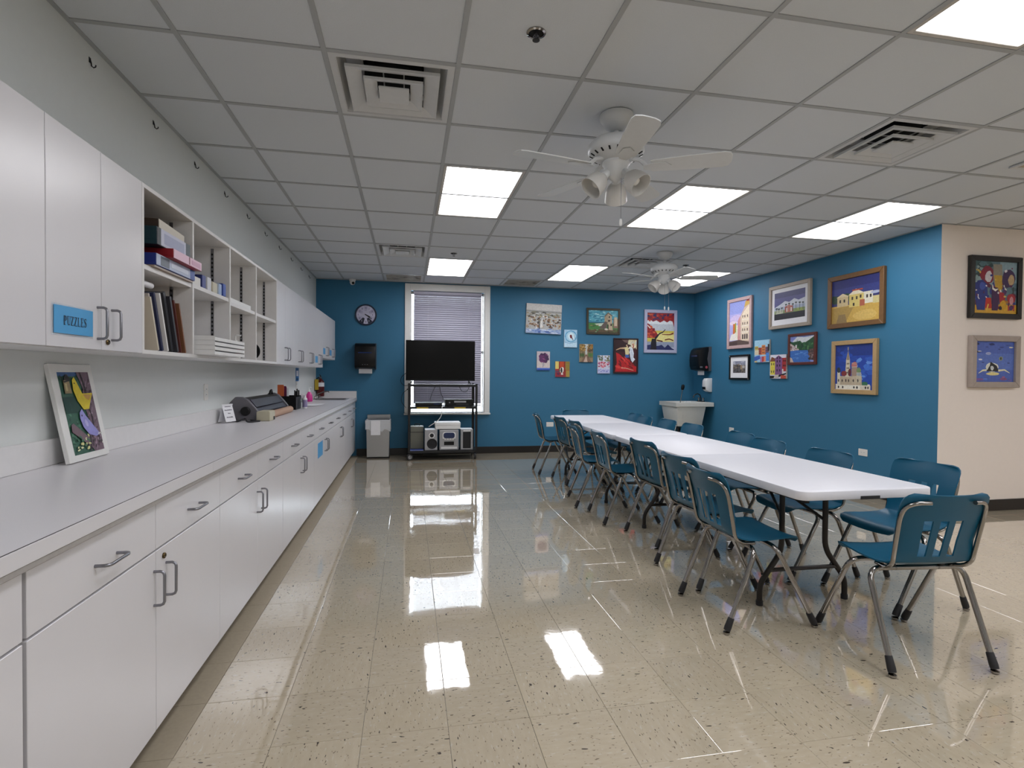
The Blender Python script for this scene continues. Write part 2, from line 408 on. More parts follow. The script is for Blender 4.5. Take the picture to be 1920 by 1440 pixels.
# ------------------------------------------------------------------ vents
VL = {(1, 0): 'square stepped air diffuser in the ceiling near the upper cabinets and the camera', (6, 0): 'square stepped air diffuser in the ceiling between the near fan and the bright corner panel',
      (1, 6): 'small-looking stepped air diffuser in the ceiling in front of the clock', (6, 6): 'stepped air diffuser in the ceiling behind the far fan'}
def frustum(mb, a0, z0, a1, z1, t=.004):
    """thin square ring sloping from half-width a0 at z0 to a1 at z1"""
    def ring(a, z): return [(-a, -a, z), (a, -a, z), (a, a, z), (-a, a, z)]
    vs = ring(a0, z0)+ring(a1, z1)+ring(a0-t, z0)+ring(a1-t, z1)
    fs = []
    for k in range(4):
        q = (k+1) % 4
        fs += [(k, q, 4+q, 4+k), (8+k, 12+k, 12+q, 8+q), (k, 8+k, 8+q, q), (4+k, 4+q, 12+q, 12+k)]
    mb.add(vs, fs)
for (i, j) in VENTS:
    t = thing('ceiling_vent', VL[(i, j)], 'air vent', (gx(i)+G/2, gy(j)+G/2, H), group='air diffusers in the ceiling')
    f = MB(); a = G/2-.013; w_ = .03
    f.box((-a, -a, 0), (-a+w_, a, .008)).box((a-w_, -a, 0), (a, a, .008)).box((-a+w_, -a, 0), (a-w_, -a+w_, .008)).box((-a+w_, a-w_, 0), (a-w_, a, .008))
    f.build('frame', 'vent_white', t)
    f = MB(); frustum(f, a-w_, .004, .235, .085); f.build('outer_cone', 'vent_white', t)
    f = MB(); frustum(f, .222, -.014, .158, .010, .006); frustum(f, .224, -.016, .224, -.002, .004); f.build('louver', 'vent_white', t)
    f = MB(); frustum(f, .142, -.019, .088, .003, .006); frustum(f, .144, -.021, .144, -.008, .004); f.build('louver', 'vent_white', t)
    MB().box((-.076, -.076, -.024), (.076, .076, -.012)).build('centre_plate', 'vent_white', t, bevel=.003)
    f = MB()
    for s in (-1, 1): f.box((-.15, s*.05-.003, .02), (.15, s*.05+.003, .026)).box((s*.05-.003, -.15, .027), (s*.05+.003, .15, .033))
    f.build('support_wire', 'vent_white', t)
    MB().lathe([(.15, .06), (.15, .2), (0, .2)], 28).build('duct', 'duct_black', t)
    f = MB(); f.box((-.24, -.24, .088), (.24, -.15, .094)).box((-.24, .15, .088), (.24, .24, .094)).box((-.24, -.15, .088), (-.15, .15, .094)).box((.15, -.15, .088), (.24, .15, .094))
    f.build('back_pan', 'vent_white', t)
GL = {(1, 9): 'flat return air grille in the ceiling above the clock, stained with dust', (4, 9): 'flat dust-stained return air grille in the ceiling beside the window top',
      (8, 0): 'tan return air grille in the ceiling above the cream wall pictures'}
m = M('grille_dusty', '#a9a59e', .6)
N = m.node_tree.nodes; L = m.node_tree.links
tc = N.new('ShaderNodeTexCoord'); nz = N.new('ShaderNodeTexNoise'); nz.inputs['Scale'].default_value = 7; L.new(tc.outputs['Object'], nz.inputs['Vector'])
rp = N.new('ShaderNodeMapRange'); rp.inputs[1].default_value = .5; rp.inputs[2].default_value = .75; L.new(nz.outputs['Fac'], rp.inputs[0])
mx = N.new('ShaderNodeMix'); mx.data_type = 'RGBA'; mx.inputs[6].default_value = (*lin('#a9a59e'), 1); mx.inputs[7].default_value = (*lin('#55514c'), 1)
L.new(rp.outputs[0], mx.inputs[0]); L.new(mx.outputs[2], N['Principled BSDF'].inputs['Base Color'])
for (i, j) in GRILLES:
    small = i == 8
    t = thing('return_grille', GL[(i, j)], 'air vent', (4.245, 2.82, H-.0125) if small else (gx(i)+G/2, gy(j)+G/2, H))
    f = MB(); a = .19 if small else G/2-.013; w_ = .03 if small else .035; mt = 'tan_vent' if i == 8 else 'grille_dusty'
    f.box((-a, -a, 0), (-a+w_, a, .012)).box((a-w_, -a, 0), (a, a, .012)).box((-a+w_, -a, 0), (a-w_, -a+w_, .012)).box((-a+w_, a-w_, 0), (a-w_, a, .012))
    f.build('frame', 'vent_white', t, bevel=.002)
    MB().box((-a+w_, -a+w_, .008), (a-w_, a-w_, .014)).build('back_panel', mt, t)
    for k in range(8 if small else 13):
        y = -a+w_+.02+k*.037; MB().box((-a+w_, y-.004, -.001), (a-w_, y+.010, .003)).build('louver', mt, t)
# ------------------------------------------------------------------ fans
def fan(loc, ang, label, aim, chains):
    t = thing('ceiling_fan', label, 'ceiling fan', loc, group='ceiling fans')
    z0 = H-loc[2]
    MB().lathe([(.092, 0), (.095, -.012), (.09, -.03), (.07, -.062), (.045, -.078), (.03, -.088), (0, -.088)], 28).build('canopy', 'fan_white', t, smooth=40)
    MB().lathe([(.014, -.08), (.014, -.125), (.022, -.13), (.022, -.14)], 16).build('downrod', 'fan_white', t, smooth=40)
    mo = MB().lathe([(.03, -.125), (.09, -.132), (.135, -.15), (.156, -.175), (.158, -.205), (.15, -.222), (.125, -.235), (.10, -.25), (.075, -.262), (0, -.262)], 36).build('motor_housing', 'fan_white', t, smooth=40)
    for k in range(20):
        q = 2*PI*k/20
        s = MB(); s.T = Matrix.Rotation(q, 4, 'Z') @ Matrix.Translation((.137, 0, -.2295)) @ Matrix.Rotation(-.5, 4, 'Y')
        s.box((-.012, -.0045, -.002), (.012, .0045, .002)); s.build('vent_slot', 'duct_black', mo)
    for k in range(5):
        q = ang+2*PI*k/5; T = Matrix.Rotation(q, 4, 'Z')
        b = MB(); b.T = T @ Matrix.Translation((0, 0, -.298)) @ Matrix.Rotation(math.radians(-11), 4, 'X')
        pr = [(.19, -.05), (.21, -.055), (.40, -.066), (.565, -.070)]+[(.597, -.060), (.61, -.03), (.612, 0), (.61, .03), (.597, .060)]+[(.565, .070), (.40, .066), (.21, .055), (.19, .05)]
        b.prism(pr, -.003, .003, 'z'); bo = b.build('blade', 'fan_white', t, bevel=.001)
        b = MB(); b.T = T
        b.tube([(.09, 0, -.25), (.13, 0, -.262), (.165, 0, -.294)], [.014, .012, .012], 8)
        b.T = T @ Matrix.Translation((0, 0, -.3035)) @ Matrix.Rotation(math.radians(-11), 4, 'X')
        b.prism([(.15, -.02), (.2, -.035), (.27, -.03), (.3, 0), (.27, .03), (.2, .035), (.15, .02)], -.0025, .0015, 'z')
        b.build('blade_iron', 'fan_white', t, smooth=35)
    MB().lathe([(.075, -.262), (.078, -.275), (.068, -.285), (.062, -.315), (.05, -.34), (.03, -.36), (.012, -.372), (0, -.374)], 28).build('light_fitter', 'fan_white', t, smooth=40)
    for k in range(3):
        q = aim+2*PI*k/3; d = Vector((math.cos(q)*.72, math.sin(q)*.72, -.69)).normalized()
        c0 = Vector((math.cos(q)*.05, math.sin(q)*.05, -.325))
        sh = MB().lathe([(.018, 0), (.03, .012), (.05, .035), (.06, .065), (.064, .095), (.066, .118), (.063, .118), (.06, .095), (.056, .065), (.046, .038), (.026, .016), (.018, .012)], 24, c0+d*.03, d)
        sh = sh.build('glass_shade', 'glass_frosted', t, smooth=50)
        MB().lathe([(.02, -.01), (.024, .0), (.024, .03), (.018, .034)], 18, c0+d*.006, d).build('socket', 'fan_white', sh, smooth=40)
        MB().lathe([(0, .03), (.013, .035), (.022, .055), (.026, .075), (.02, .093), (0, .1)], 16, c0+d*.02, d).build('bulb', 'bulb_white', sh, smooth=60)
    for x, y, l in chains:
        ch = MB().tube([(x, y, -.365), (x, y, -.365-l)], .0016, 5).build('pull_chain', 'nickel', t)
        MB((0, 0, 0)).lathe([(0, 0), (.007, -.006), (.009, -.03), (.006, -.04), (0, -.042)], 10, (x, y, -.365-l)).build('chain_fob', 'plastic_white', ch, smooth=50)
fan((gx(3)+G/2, gy(0)+G/2, H), math.radians(-98), 'white five-blade ceiling fan with frosted lamp shades, the one nearer the camera', math.radians(68), [(.012, -.05, .225)])
fan((gx(6)+G/2, gy(5)+G/2, H), math.radians(-17), 'white five-blade ceiling fan with frosted lamp shades, over the far part of the table', math.radians(64), [(-.005, -.03, .27), (.045, -.03, .275)])
# sprinklers, camera
for (x, y), lab in (((gx(2)+G/2, gy(-1)+G/2), 'round fire sprinkler in the ceiling at the top of the picture'), ((gx(2)+G/2, gy(6)+G/2), 'small dark fire sprinkler in the ceiling before the window light panel'),
                    ((gx(7)+G/2, gy(6)+G/2), 'small dark fire sprinkler in the ceiling beside the far fan')):
    t = thing('fire_sprinkler', lab, 'sprinkler', (x, y, H+.005), group='fire sprinklers')
    MB().lathe([(.042, 0), (.042, -.004), (.033, -.007), (.031, -.003), (.031, 0)], 28).build('escutcheon', 'chrome', t, smooth=30)
    MB().lathe([(.031, -.001), (.0305, -.0035), (0, -.0035)], 24).build('cup', 'duct_black', t)
    MB().tube([(0, 0, 0), (0, 0, -.022)], .006, 10).build('stem', 'nickel', t)
    b = MB()
    for s in (-1, 1): b.tube([(s*.006, 0, -.008), (s*.013, 0, -.018), (s*.004, 0, -.032)], .0022, 6)
    b.build('yoke', 'nickel', t)
    MB().lathe([(0, -.032), (.016, -.032), (.016, -.034), (0, -.035)], 14).build('deflector', 'black_metal', t)
t = thing('security_camera', 'small white dome security camera under the ceiling near the clock', 'camera', (-.86, 8.62, H))
MB().lathe([(.05, 0), (.05, -.02), (.045, -.03), (0, -.03)], 24).build('base', 'plastic_white', t, smooth=40)
MB().lathe([(0, -.09), (.022, -.085), (.038, -.065), (.042, -.045), (.036, -.028), (0, -.028)], 24).build('ball_housing', 'plastic_white', t, smooth=60)
MB().lathe([(.02, 0), (.02, .012), (0, .012)], 18, (.012, -.03, -.062), (.3, -.85, -.4)).build('lens', 'black_plastic', t)
# hooks along the left wall
OR = ['first', 'second', 'third', 'fourth', 'fifth', 'sixth', 'seventh', 'eighth', 'ninth', 'tenth']
for k, y in enumerate((2.74, 3.35, 3.94, 4.53, 5.12, 5.72, 6.31, 6.92, 7.52, 8.10)):
    t = thing('wall_hook', f'{OR[k]} small dark hook from the camera along the top of the cabinet wall', 'hook', (XL, y, 2.672), group='hooks under the ceiling')
    MB().box((0, -.007, -.001), (.002, .007, .022)).build('plate', 'black_metal', t)
    MB().tube([(.002, 0, .014), (.006, 0, .0), (.008, 0, -.016), (.016, 0, -.022), (.024, 0, -.018), (.025, 0, -.01)], .0028, 6).build('hook_wire', 'black_metal', t)
# ------------------------------------------------------------------ cabinets along the left wall
def handle_mesh(axis, l=.105, out=.032, r=.0048):
    """bow handle standing off +x, its length along z or y"""
    b = MB(); q = .012; h = l/2
    P = [(0, -h), (out-q, -h), (out-q*.3, -h+q*.3), (out, -h+q), (out, h-q), (out-q*.3, h-q*.3), (out-q, h), (0, h)]
    b.tube([(x, 0, a) if axis == 'z' else (x, a, 0) for x, a in P], r, 8)
    return b.mesh('handle', smooth=50)
HZ, HY = handle_mesh('z', .112), handle_mesh('y', .11, .036)
LOCK = MB().lathe([(.0095, 0), (.0105, .004), (.008, .007), (.003, .0075), (0, .0055)], 18, (0, 0, 0), (1, 0, 0)).mesh('lock', smooth=40)
def front(name, parent, o, x, y0, y1, z0, z1, mat='laminate_white', t=.018):
    """a door or drawer front: a slab proud of the box, edged with a 3 mm reveal"""
    g = .0017
    b = MB(o).box((x-t, y0+g, z0+g), (x, y1-g, z1-g))
    return b.build(name, mat, parent, bevel=.0012)
def put(name, me, mat, parent, o, p, label=None): return link(name, me, mat, parent, label, loc=Vector(p)-Vector(o))
XB = -.82                       # face of the base cabinets
BASE = [(.12, 1.335), (1.345, 2.57), (2.57, 3.785), (3.785, 4.995), (4.995, 6.21), (6.21, 7.43), (7.43, 8.70)]
BL = ['white base cabinet at the camera end of the counter, mostly out of the picture', 'white base cabinet with a lock beside one handle, nearest whole one to the camera',
      'white base cabinet below the propped bird picture, next after the locked one', 'white base cabinet third from the camera below the laminating machine',
      'white base cabinet with a blue label on its door', 'white base cabinet next to the sink cabinet, beyond the blue-labelled one', 'white base cabinet under the sink, against the blue wall']
for k, (y0, y1) in enumerate(BASE):
    o = (-1.1, (y0+y1)/2, 0); ym = (y0+y1)/2
    t = thing('base_cabinet', BL[k], 'cabinet', o, group='white base cabinets under the counter')
    MB(o).box((XL+.002, y0+.001, .09), (XB-.020, y1-.001, .872 if k < 6 else .715)).build('body', 'laminate_edge', t)
    MB(o).box((XL+.05, y0+.001, 0), (XB-.075, y1-.001, .089)).build('toe_kick', 'baseboard_dark', t)
    for a, b in ((y0, ym), (ym, y1)):
        d = front('drawer', t, o, XB, a, b, .698, .855)
        put('handle', HY, 'nickel', d, o, (XB, (a+b)/2+.01, .768))
        d = front('door', t, o, XB, a, b, .092, .695)
        s = -1 if a == y0 else 1
        put('handle', HZ, 'nickel', d, o, (XB, ym+s*.045+.03, .575))
        if k == 1 and s == 1: put('lock', LOCK, 'brass_lock', d, o, (XB, ym+.055, .662), 'brass key lock')
        if k == 4 and s == -1: MB(o).box((XB, ym-.42, .50), (XB+.001, ym-.13, .64)).build('door_label', 'blue_label', d, label='blue paper label')
# counter with sink cut-out
SX0, SX1, SY0, SY1 = -1.27, -.90, 7.95, 8.42
XE = -.797
ct = thing('countertop', 'long pale grey laminate countertop over the white base cabinets', 'countertop', (-1.1, 4.4, .874))
o = (-1.1, 4.4, .874)
top = MB(o)
for a, b in (((XL+.001, .1, .8745), (XE-.004, SY0, .914)), ((XL+.001, SY1, .8745), (XE-.004, YB-.001, .914)), ((XL+.001, SY0, .8745), (SX0, SY1, .914)), ((SX1, SY0, .8745), (XE-.004, SY1, .914))): top.box(a, b)
top.build('top_slab', 'counter_top', ct, merge=False)
for a, b in zip([.1, 2.42, 4.86, 7.30], [2.42, 4.86, 7.30, YB-.001]):
    MB(o).box((XE-.0035, a+.0004, .874), (XE, b-.0004, .9138)).build('front_edge', 'laminate_white', ct, bevel=.0008)
MB(o).box((XE-.0055, .1, .9125), (XE-.0033, YB-.001, .9144)).build('seam_line', 'joint_dark', ct)
MB(o).box((XB-.018, .1, .858), (XE-.003, YB-.001, .8739)).build('under_edge', 'edge_grey', ct, bevel=.002)
MB(o).box((XL+.0005, .1, .9145), (XL+.02, YB-.001, 1.018)).build('backsplash', 'laminate_edge', ct, bevel=.002)
MB(o).box((XL+.0205, YB-.02, .9145), (XE-.004, YB-.0005, 1.018)).build('backsplash', 'laminate_edge', ct, bevel=.002)
sk = thing('kitchen_sink', 'stainless drop-in sink at the far end of the counter', 'sink', ((SX0+SX1)/2, (SY0+SY1)/2, .914)); o = sk.location.copy()
r = MB(o)
for a, b in (((SX0-.02, SY0-.02, .9142), (SX1+.02, SY0+.012, .918)), ((SX0-.02, SY1-.012, .9142), (SX1+.02, SY1+.02, .918)), ((SX0-.02, SY0+.012, .9142), (SX0+.012, SY1-.012, .918)), ((SX1-.012, SY0+.012, .9142), (SX1+.02, SY1-.012, .918))): r.box(a, b)
r.build('rim', 'steel', sk, bevel=.001)
bs = MB(o); g = .002
for a, b in (((SX0+g, SY0+g, .72), (SX1-g, SY1-g, .723)), ((SX0+g, SY0+g, .723), (SX0+g+.003, SY1-g, .914)), ((SX1-g-.003, SY0+g, .723), (SX1-g, SY1-g, .914)), ((SX0+.005, SY0+g, .723), (SX1-.005, SY0+g+.003, .914)), ((SX0+.005, SY1-g-.003, .723), (SX1-.005, SY1-g, .914))): bs.box(a, b)
bs.build('basin', 'steel', sk)
MB(o).lathe([(.04, .7232), (.04, .726), (.02, .7262), (0, .7245)], 20, ((SX0+SX1)/2, (SY0+SY1)/2, 0)).build('drain', 'nickel', sk)
fc = thing('sink_faucet', 'slim chrome faucet with lever handles behind the counter sink', 'faucet', (-1.325, 8.2, .914))
MB().box((-.022, -.10, 0), (.022, .10, .012)).build('deck_plate', 'chrome', fc, bevel=.004, smooth=40)
MB().tube([(0, 0, .01), (0, 0, .05), (.03, -.005, .075), (.10, -.015, .105), (.16, -.02, .118), (.185, -.022, .11), (.19, -.022, .09)], .009, 10).build('spout', 'chrome', fc, smooth=50)
for s in (-1, 1):
    q = MB().lathe([(.016, .012), (.014, .04), (.008, .048), (0, .048)], 14, (0, s*.08, 0)).build('valve', 'chrome', fc, smooth=40)
    MB().tube([(0, s*.08, .044), (.045, s*.095, .052)], [.006, .004], 8).build('lever', 'chrome', q)
# upper cabinets
XU, UZ0, UZ1 = -1.10, 1.365, 2.085
UP = [(-.06, .55, UZ0), (.55, 1.16, UZ0), (1.16, 1.90, UZ0), (1.90, 2.51, UZ0), (4.86, 5.475, UZ0), (5.475, 6.09, UZ0), (6.09, 6.705, UZ0), (6.705, 7.32, UZ0), (7.32, 7.91, 1.49), (7.91, 8.50, 1.49)]
UL = ['white wall cabinet out of the picture behind the camera', 'white wall cabinet beside the camera, out of the picture', 'white wall cabinet at the picture edge before the labelled one', 'white wall cabinet with the blue PUZZLES sign and a lock',
      'white wall cabinet next to the open shelves, on the window side', 'second white wall cabinet beyond the open shelves', 'third white wall cabinet beyond the open shelves',
      'fourth white wall cabinet beyond the open shelves, with a blue label by its handles', 'shorter white wall cabinet with raised bottom, beside the full-height ones', 'shorter white wall cabinet with raised bottom, last one at the clock wall']
UC = {}
for k, (y0, y1, z0) in enumerate(UP):
    o = (-1.25, (y0+y1)/2, z0); ym = (y0+y1)/2
    t = thing('wall_cabinet', UL[k], 'cabinet', o, group='white wall cabinets')
    UC[k] = (t, o)
    MB(o).box((XL+.002, y0+.0008, z0), (XU-.020, y1-.0008, UZ1)).build('body', 'laminate_edge', t)
    for a, b, s in ((y0, ym, -1), (ym, y1, 1)):
        d = front('door', t, o, XU, a, b, z0, UZ1)
        put('handle', HZ, 'nickel', d, o, (XU, ym+s*.047+.02, z0+.097))
        if k == 3 and s == 1: put('lock', LOCK, 'brass_lock', d, o, (XU, ym+.036, z0+.032), 'brass key lock')
        if (k in (7, 8) and s == -1) or (k == 9 and s == -1):
            MB(o).box((XU, ym-.26, z0+.055), (XU+.001, ym-.08, z0+.135)).build('door_label', 'blue_label', d, label='blue paper label')
# PUZZLES sign taped on a door: laminated card with serif letters
ps = thing('cupboard_sign', 'blue laminated PUZZLES sign taped to a white wall cabinet door', 'sign', (XU+.0015, 2.035, 1.455), PI/2)
MB().box((-.112, -.0008, -.052), (.112, 0, .050)).build('film', 'clear_film', ps)
cb = MB(); nn = 12
for i in range(nn+1):
    u = -.106+.212*i/nn; y = -.0035-.003*math.sin(PI*i/nn)
    cb.v += [Vector((u, y, -.045)), Vector((u, y, .044)), Vector((u, y+.0012, -.045)), Vector((u, y+.0012, .044))]
for i in range(nn):
    a = 4*i; b = a+4
    for q in ((a, b, b+1, a+1), (a+2, a+3, b+3, b+2), (a, a+2, b+2, b), (a+1, b+1, b+3, a+3)): cb.f.append(list(q)); cb.c.append(None)
for q in ((0, 1, 3, 2), (4*nn, 4*nn+2, 4*nn+3, 4*nn+1)): cb.f.append(list(q)); cb.c.append(None)
cb.build('card', 'blue_label', ps, smooth=30)
def strip(pts, wds):
    out = []
    n = len(pts)
    for i, (x, z) in enumerate(pts):
        a = pts[max(0, i-1)]; b = pts[min(n-1, i+1)]; dx, dz = b[0]-a[0], b[1]-a[1]; l = math.hypot(dx, dz)
        out.append((x-dz/l*wds[i]/2, z+dx/l*wds[i]/2, x+dz/l*wds[i]/2, z-dx/l*wds[i]/2))
    return [[(out[i][0], out[i][1]), (out[i+1][0], out[i+1][1]), (out[i+1][2], out[i+1][3]), (out[i][2], out[i][3])] for i in range(n-1)]
def R_(x0, z0, x1, z1): return [(x0, z0), (x1, z0), (x1, z1), (x0, z1)]
def letter(ch):
    """polygons of a bold serif capital in a box .75 wide, 1 high"""
    if ch == 'P':
        a = arc(.36, .72, .235, PI/2, -PI/2, 8)
        return [R_(.12, 0, .28, 1), R_(.02, 0, .40, .06), R_(.02, .94, .36, 1)]+strip(a, [.06, .1, .14, .17, .18, .17, .14, .1, .06])+[R_(.28, .455, .37, .515)]
    if ch == 'U':
        a = arc(.40, .27, .22, PI, 2*PI, 8)
        return [R_(.10, .25, .26, 1), R_(.0, .94, .36, 1), R_(.58, .25, .65, 1), R_(.48, .94, .76, 1)]+strip(a, [.16, .15, .13, .11, .1, .09, .08, .07, .07])
    if ch == 'Z': return [R_(.05, .93, .68, 1), R_(.05, 0, .70, .07), [(.48, .94), (.67, .94), (.25, .06), (.05, .06)], R_(.05, .76, .11, 1), R_(.64, 0, .70, .24)]
    if ch == 'L': return [R_(.14, 0, .30, 1), R_(.03, .94, .42, 1), R_(.03, 0, .68, .06), R_(.62, 0, .68, .27)]
    if ch == 'E': return [R_(.14, 0, .30, 1), R_(.03, .94, .66, 1), R_(.03, 0, .68, .06), R_(.62, 0, .68, .25), R_(.60, .77, .66, 1), R_(.3, .48, .5, .54), R_(.46, .38, .51, .64)]
    if ch == 'S':
        a = [(.58, .80), (.50, .92), (.36, .96), (.22, .90), (.16, .77), (.22, .64), (.38, .54), (.53, .42), (.58, .25), (.50, .10), (.34, .04), (.20, .09), (.12, .22)]
        return strip(a, [.05, .07, .09, .11, .15, .17, .18, .17, .14, .11, .09, .07, .05])+[R_(.57, .70, .62, 1), R_(.08, 0, .13, .30)]
def word(txt, h, wid, y, name, parent, x0, z0):
    b = MB(); n = len(txt)
    for i, ch in enumerate(txt):
        for P in letter(ch):
            vs = [(x0+(i+p[0]/.8)*wid/n, y, z0+p[1]*h) for p in P]
            b.add(vs, [tuple(range(len(vs)))])
    o_ = b.build(name, 'ink', parent, merge=False)
    return o_
word('PUZZLES', .030, .128, -.0072, 'lettering', ps, -.064, -.017)
# open shelf cabinet: box, dividers, shelves, slotted standards
ys = [2.51, 3.055, 3.64, 4.225, 4.86]; o = (-1.25, 3.68, UZ0)
sh = thing('open_shelf_cabinet', 'white open shelf cabinet of four bays between the wall cabinets', 'shelf cabinet', o); tk = .018
MB(o).box((XL+.002, ys[0]+.001, UZ0), (XU, ys[-1]-.001, UZ0+tk)).build('bottom_panel', 'laminate_edge', sh, bevel=.001)
MB(o).box((XL+.002, ys[0]+.001, UZ1-tk), (XU, ys[-1]-.001, UZ1)).build('top_panel', 'laminate_edge', sh, bevel=.001)
MB(o).box((XL+.002, ys[0]+.001, UZ0+tk), (XL+.010, ys[-1]-.001, UZ1-tk)).build('back_panel', 'cabinet_inside', sh)
edges = [ys[0]+.001, ys[1], ys[2], ys[3], ys[4]-.001-tk]
for k, y in enumerate(edges):
    nm = 'side_panel' if k in (0, 4) else 'divider'
    a = y if k in (0, 4) else y-tk/2
    MB(o).box((XL+.010, a, UZ0+tk), (XU, a+tk, UZ1-tk)).build(nm, 'laminate_edge', sh, bevel=.001)
SHELFZ = [1.748, 1.752, 1.735, 1.732]
st = MB()
st.box((-.0012, -.0075, 0), (.0012, .0075, .66))
stm = st.mesh('shelf_standard')
slot = MB().box((-.0004, -.004, -.005), (.0004, .004, .005)).mesh('slot')
bays = []
for k in range(4):
    a = edges[k]+(tk if k == 0 else tk/2); b = edges[k+1]-(0 if k == 3 else tk/2); bays.append((a, b))
    z = SHELFZ[k]
    MB(o).box((XL+.012, a+.003, z-.022), (XU-.006, b-.003, z)).build('shelf', 'laminate_edge', sh, bevel=.001)
    for y, s in ((a, 1), (b, -1)):
        for x in (XL+.06, XU-.10):
            p = MB(o).box((x-.008, y, UZ0+.03), (x+.008, y+s*.003, UZ1-.03)).build('shelf_standard', 'nickel', sh)
            f = MB(o)
            for q in range(24): f.box((x-.005, y+s*.003, UZ0+.05+q*.026), (x+.005, y+s*.0034, UZ0+.062+q*.026))
            f.build('slots', 'duct_black', p, merge=False)
# ------------------------------------------------------------------ shelf contents
def carton(name, label, cat, x0, x1, y0, y1, z0, z1, c_side, c_front, rz=0, group=None, lid=None, prints=()):
    t = thing(name, label, cat, ((x0+x1)/2, (y0+y1)/2, z0), rz, group); a, b, h = (x1-x0)/2, (y1-y0)/2, z1-z0
    M(name+'_side_'+str(len(MATS)), c_side, .45); ms = list(MATS)[-1]
    M(name+'_front_'+str(len(MATS)), c_front, .4); mf = list(MATS)[-1]
    MB().box((-a, -b, 0), (a, b, h*.72)).build('tray', ms, t, bevel=.001)
    MB().box((-a-.001, -b-.001, h*.25), (a-.0005, b+.001, h)).build('lid', ms, t, bevel=.001)
    MB().box((a-.0004, -b+.002, h*.04), (a+.0014, b-.002, h*.98)).build('front_print', mf, t)
    for (u0, u1, v0, v1, cc) in prints:
        M(name+'_print_'+str(len(MATS)), cc, .4); MB().box((a+.0014, -b+2*b*u0, h*v0), (a+.0022, -b+2*b*u1, h*v1)).build('print_patch', list(MATS)[-1], t)
    return t
z = SHELFZ[0]+.0005
carton('game_box', 'flat grey game folder lying at the bottom of the boxed games', 'game box', -1.37, -1.092, 2.60, 3.02, z, z+.008, '#9a8878', '#b0a59a')
z += .0085
carton('game_box', 'blue game box with pale photo print on the upper shelf', 'game box', -1.38, -1.085, 2.60, 3.03, z, z+.052, '#1b2c78', '#a9b4cc', prints=((.1, .3, .1, .9, '#5b6470'), (.86, .99, .05, .95, '#33529c'), (.35, .8, .3, .7, '#c2cadb')))
z += .0525
carton('game_box', 'red game box with pink-white edge sticking out over the blue one', 'game box', -1.34, -1.055, 2.70, 3.035, z, z+.042, '#8a1420', '#d6b3c6', prints=((.52, .55, .1, .95, '#6a1420'), (.62, .95, .25, .75, '#c79ab4')))
z += .0425
carton('game_box', 'teal and black game box with white printed front, upright in the stack', 'game box', -1.36, -1.09, 2.62, 2.98, z, z+.078, '#14343c', '#b9bccf', prints=((.0, .1, .02, .98, '#10141c'), (.86, 1., .02, .98, '#2b3f46'), (.2, .8, .2, .8, '#9aa0bd')))
z += .0785
carton('game_box', 'brown patterned box with cream edge, topmost on the upper shelf', 'game box', -1.37, -1.11, 2.66, 2.98, z, z+.045, '#3a2c22', '#c9c2b4', rz=.05)
bz = UZ0+tk+.0005
BK = [('#c9bfae', .012, .24), ('#141416', .014, .26), ('#cfc7c2', .010, .262), ('#1c2448', .016, .268), ('#d8d6d6', .012, .27), ('#16161a', .018, .268), ('#bdb9b4', .010, .262), ('#2a2a2e', .022, .285),
      ('#34343a', .016, .27), ('#31518c', .012, .29), ('#4d6a4a', .010, .272), ('#5a2a26', .012, .262), ('#7a5138', .010, .25)]
BN = ['cream', 'black', 'pale pink-white', 'navy', 'white', 'glossy black', 'light grey', 'thick charcoal', 'dark grey', 'blue', 'green', 'maroon', 'brown']
y = 2.655; lean = math.radians(19)
for k, (c_, th, h) in enumerate(BK):
    dp = .25-.01*(k % 3); q = lean
    t = thing('picture_book', f'{BN[k]} slim book leaning in the lower bay with the picture books', 'book', (-1.10-.012*((k*3) % 4), y, bz+.001), group='picture books leaning in the first bay')
    t.rotation_euler = (q, 0, 0)      # top leans towards the camera
    M('book_cover_%d' % k, c_, .4)
    MB().box((-dp, 0, 0), (0, .0012, h)).build('cover', 'book_cover_%d' % k, t); MB().box((-dp, th-.0012, 0), (0, th, h)).build('cover', 'book_cover_%d' % k, t)
    MB().box((-.0014, .0012, 0), (0, th-.0012, h)).build('spine', 'book_cover_%d' % k, t)
    MB().box((-dp+.003, .0014, .003), (-.0016, th-.0014, h-.003)).build('pages', 'paper_white', t)
    y += th/math.cos(q)+.0105
t = thing('paper_roll', 'white paper roll lying across the tops of the picture books', 'paper roll', (-1.17, 2.61, bz+.301))
MB().lathe([(.008, 0), (.014, 0), (.014, .16), (.008, .16)], 18, (0, -.02, 0), (0, 1, 0)).build('sheet', 'paper_white', t, smooth=40)
MB().lathe([(.007, .002), (.0079, .002), (.0079, .158), (.007, .158)], 14, (0, -.02, 0), (0, 1, 0)).build('core', 'kraft', t, smooth=40)
# small boxes on the second bay shelf
z = SHELFZ[1]+.0005; y = 3.09
for k, (wy, h, cs, cf, nm) in enumerate([(.13, .05, '#d0cdc8', '#d6d4d0', 'white'), (.055, .075, '#1d2a66', '#2b3a80', 'navy'), (.06, .075, '#d0d2d6', '#c4c8d0', 'pale grey'), (.075, .06, '#c9c2ae', '#b9b6a2', 'beige'), (.05, .065, '#b5c3d6', '#8fa6c8', 'light blue'), (.05, .075, '#27408c', '#3556a8', 'bright blue')]):
    carton('small_box', f'small {nm} box on the shelf of the second open bay', 'box', -1.34, -1.125+.004*k, y, y+wy, z, z+h, cs, cf, group='small boxes in the second bay'); y += wy+.012
